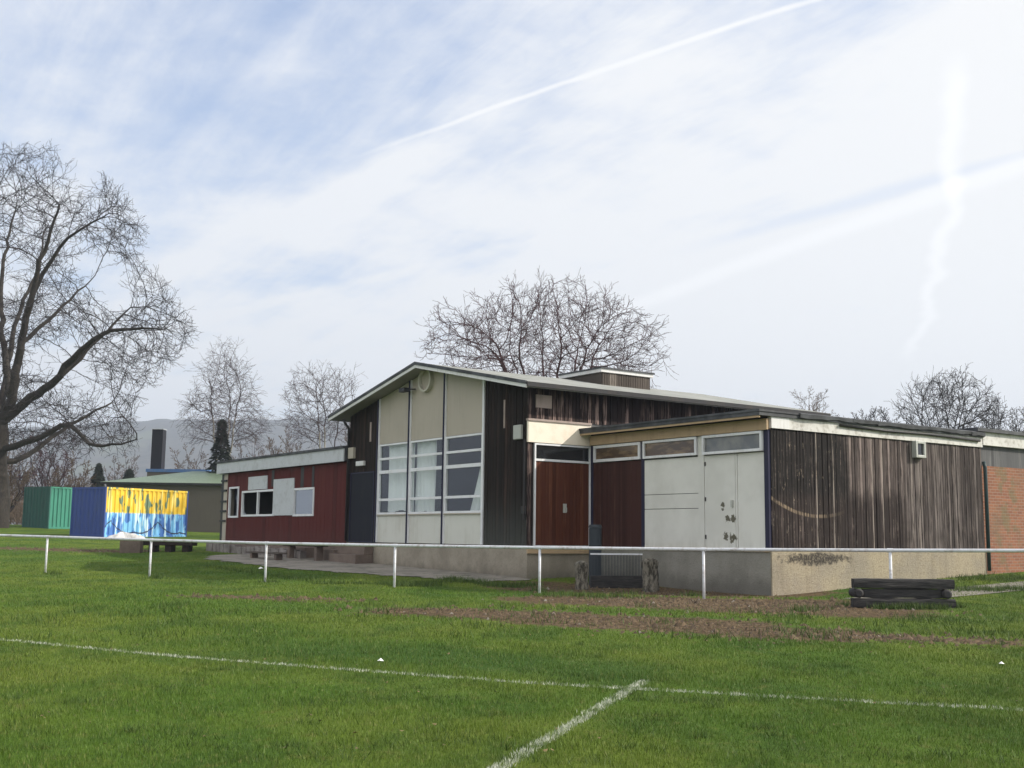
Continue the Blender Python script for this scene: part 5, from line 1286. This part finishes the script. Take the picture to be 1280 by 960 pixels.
al = g.m('ADD', g.m('MULTIPLY', px, float(sd[0])), g.m('MULTIPLY', py, float(sd[1]))); ac = g.m('ADD', g.m('MULTIPLY', px, float(sn[0])), g.m('MULTIPLY', py, float(sn[1])))
st = g.comb(g.m('MULTIPLY', al, .35), g.m('MULTIPLY', ac, 2.4), 0.)
n1 = g.noise(st, 1.1, 6, .58, .4); n2 = g.noise(pl, 1.5, 6, .55); n3 = g.m('ADD', g.m('MULTIPLY', g.noise(st, 3.4, 8, .65), .5), g.m('MULTIPLY', g.noise(g.comb(g.m('MULTIPLY', al, 1.6), g.m('MULTIPLY', ac, 4.), 0.), 2.6, 8, .7, .6), .5))
# more cirrus towards the sun side and towards the horizon
hx = g.m('DIVIDE', dx, g.m('MAXIMUM', dy, .2))
cov = g.m('ADD', g.m('ADD', g.m('MULTIPLY', g.m('SUBTRACT', n1, .5), .9), g.m('MULTIPLY', g.m('SUBTRACT', n2, .5), 1.7)), g.m('MULTIPLY', g.m('SUBTRACT', n3, .5), .75))
back = g.sm(dy, .45, -.1)  # unseen white cloud behind the camera, added to brighten the shaded gable
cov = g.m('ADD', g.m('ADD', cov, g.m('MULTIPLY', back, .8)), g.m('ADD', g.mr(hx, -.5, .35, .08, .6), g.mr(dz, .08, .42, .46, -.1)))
cl = g.sm(cov, -.12, .62)
def trail(u0, v0, u1, v1, wd, soft, k, wobble=0.):
    a, b_ = skp(u0, v0), skp(u1, v1); d_ = (b_ - a) / np.linalg.norm(b_ - a); n_ = np.array([-d_[1], d_[0]]); c0 = float(a @ n_)
    dist = g.m('SUBTRACT', g.m('ADD', g.m('MULTIPLY', px, float(n_[0])), g.m('MULTIPLY', py, float(n_[1]))), c0)
    if wobble: dist = g.m('ADD', dist, g.m('MULTIPLY', g.m('SUBTRACT', g.noise(pl, 2.2, 3), .5), wobble))
    tt = g.m('DIVIDE', g.m('SUBTRACT', g.m('ADD', g.m('MULTIPLY', px, float(d_[0])), g.m('MULTIPLY', py, float(d_[1]))), float(a @ d_)), float(np.linalg.norm(b_ - a)))
    m_ = g.m('MULTIPLY', g.sm(g.m('ABSOLUTE', dist), wd, wd * soft), k)
    return m_, tt
t1, q1 = trail(1020, 0, 560, 155, .012, .05, .65, .03); t1 = g.mul(t1, g.sm(q1, 1.5, .8), g.m('ADD', .6, g.m('MULTIPLY', n3, .6)))
t1b, q1 = trail(900, 45, 300, 300, .13, .05, .75, .12); t1b = g.mul(t1b, g.sm(q1, .25, .7), g.sm(q1, 1.7, 1.2))
t2, q2 = trail(1280, 205, 800, 380, .07, .1, .6, .05); t2b, q2b = trail(1280, 175, 1000, 230, .05, .1, .4, .05)
t3, q3 = trail(1185, 90, 1190, 230, .03, .02, .5, .14); t3 = g.mul(t3, g.sm(q3, -.2, .15), g.sm(q3, 1.15, 1.0))
t4, q4 = trail(1192, 225, 1138, 450, .03, .02, .55, .18); t4 = g.mul(t4, g.sm(q4, -.02, .04), g.sm(q4, 1.05, .85))
blue_gap, qg = trail(1280, 196, 900, 300, .06, .05, .42, .09); blue_gap = g.mul(blue_gap, g.sm(qg, 1.3, .6))
cl = g.m('MULTIPLY', cl, g.m('SUBTRACT', 1., g.m('MULTIPLY', blue_gap, .7)))
for q_ in (t1, t1b, t2, t2b, t3, t4): cl = g.m('MAXIMUM', cl, g.m('ADD', g.m('MULTIPLY', cl, .6), q_), clamp=True) if False else g.m('ADD', cl, g.m('MULTIPLY', q_, g.m('SUBTRACT', 1., g.m('MULTIPLY', cl, .75))), clamp=True)
SKY_GAIN, CLOUD = 1., 9.2
base_c = g.vm('MULTIPLY', sky.outputs[0], (1.12, 1.05, 1.0)); base_c = g.vm('ADD', base_c, (1.5, 1.9, 2.9))
cc = g.mix(g.mr(hx, -.5, .5, 0., 1.), (7.9, 8.05, 8.3), (8.35, 8.3, 8.15))
cc = g.mix(back, cc, (11.5, 11.4, 11.2))  # added fill: cloud behind the camera brighter than the visible sky
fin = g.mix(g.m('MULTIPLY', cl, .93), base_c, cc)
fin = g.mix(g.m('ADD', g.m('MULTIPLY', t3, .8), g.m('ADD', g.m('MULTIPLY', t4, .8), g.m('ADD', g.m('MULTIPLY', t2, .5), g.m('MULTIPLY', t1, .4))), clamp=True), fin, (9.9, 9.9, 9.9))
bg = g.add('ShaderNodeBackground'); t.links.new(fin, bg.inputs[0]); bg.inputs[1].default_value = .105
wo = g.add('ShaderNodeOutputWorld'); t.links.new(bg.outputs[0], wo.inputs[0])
sl = bpy.data.lights.new('sun', 'SUN'); sl.energy = 4.9; sl.angle = math.radians(.6); sl.color = (1., .93, .82)
so = bpy.data.objects.new('sun', sl); COL.objects.link(so); so.rotation_euler = SUN.to_track_quat('Z', 'Y').to_euler(); so.location = (60, 0, 60)

# ------------------------------------------------------------------ camera, render settings
cd = bpy.data.cameras.new('camera'); cd.sensor_width = 36; cd.lens = F / 1280 * 36; cd.clip_start = .1; cd.clip_end = 9000
co = bpy.data.objects.new('camera', cd); COL.objects.link(co); co.matrix_world = Matrix.Translation(CAM.tolist()) @ Matrix.Rotation(math.pi / 2 + PITCH, 4, 'X') @ Matrix.Rotation(ROLL, 4, 'Z')
SC.camera = co
SC.view_settings.view_transform = 'Standard'; SC.view_settings.look = 'None'; SC.view_settings.exposure = .25; SC.view_settings.gamma = 1.
SC.render.engine = 'CYCLES'; SC.cycles.use_denoising = True; SC.cycles.max_bounces = 6; SC.cycles.volume_bounces = 0; SC.cycles.transparent_max_bounces = 8
SC.cycles.use_adaptive_sampling = True; SC.cycles.sample_clamp_indirect = 6.
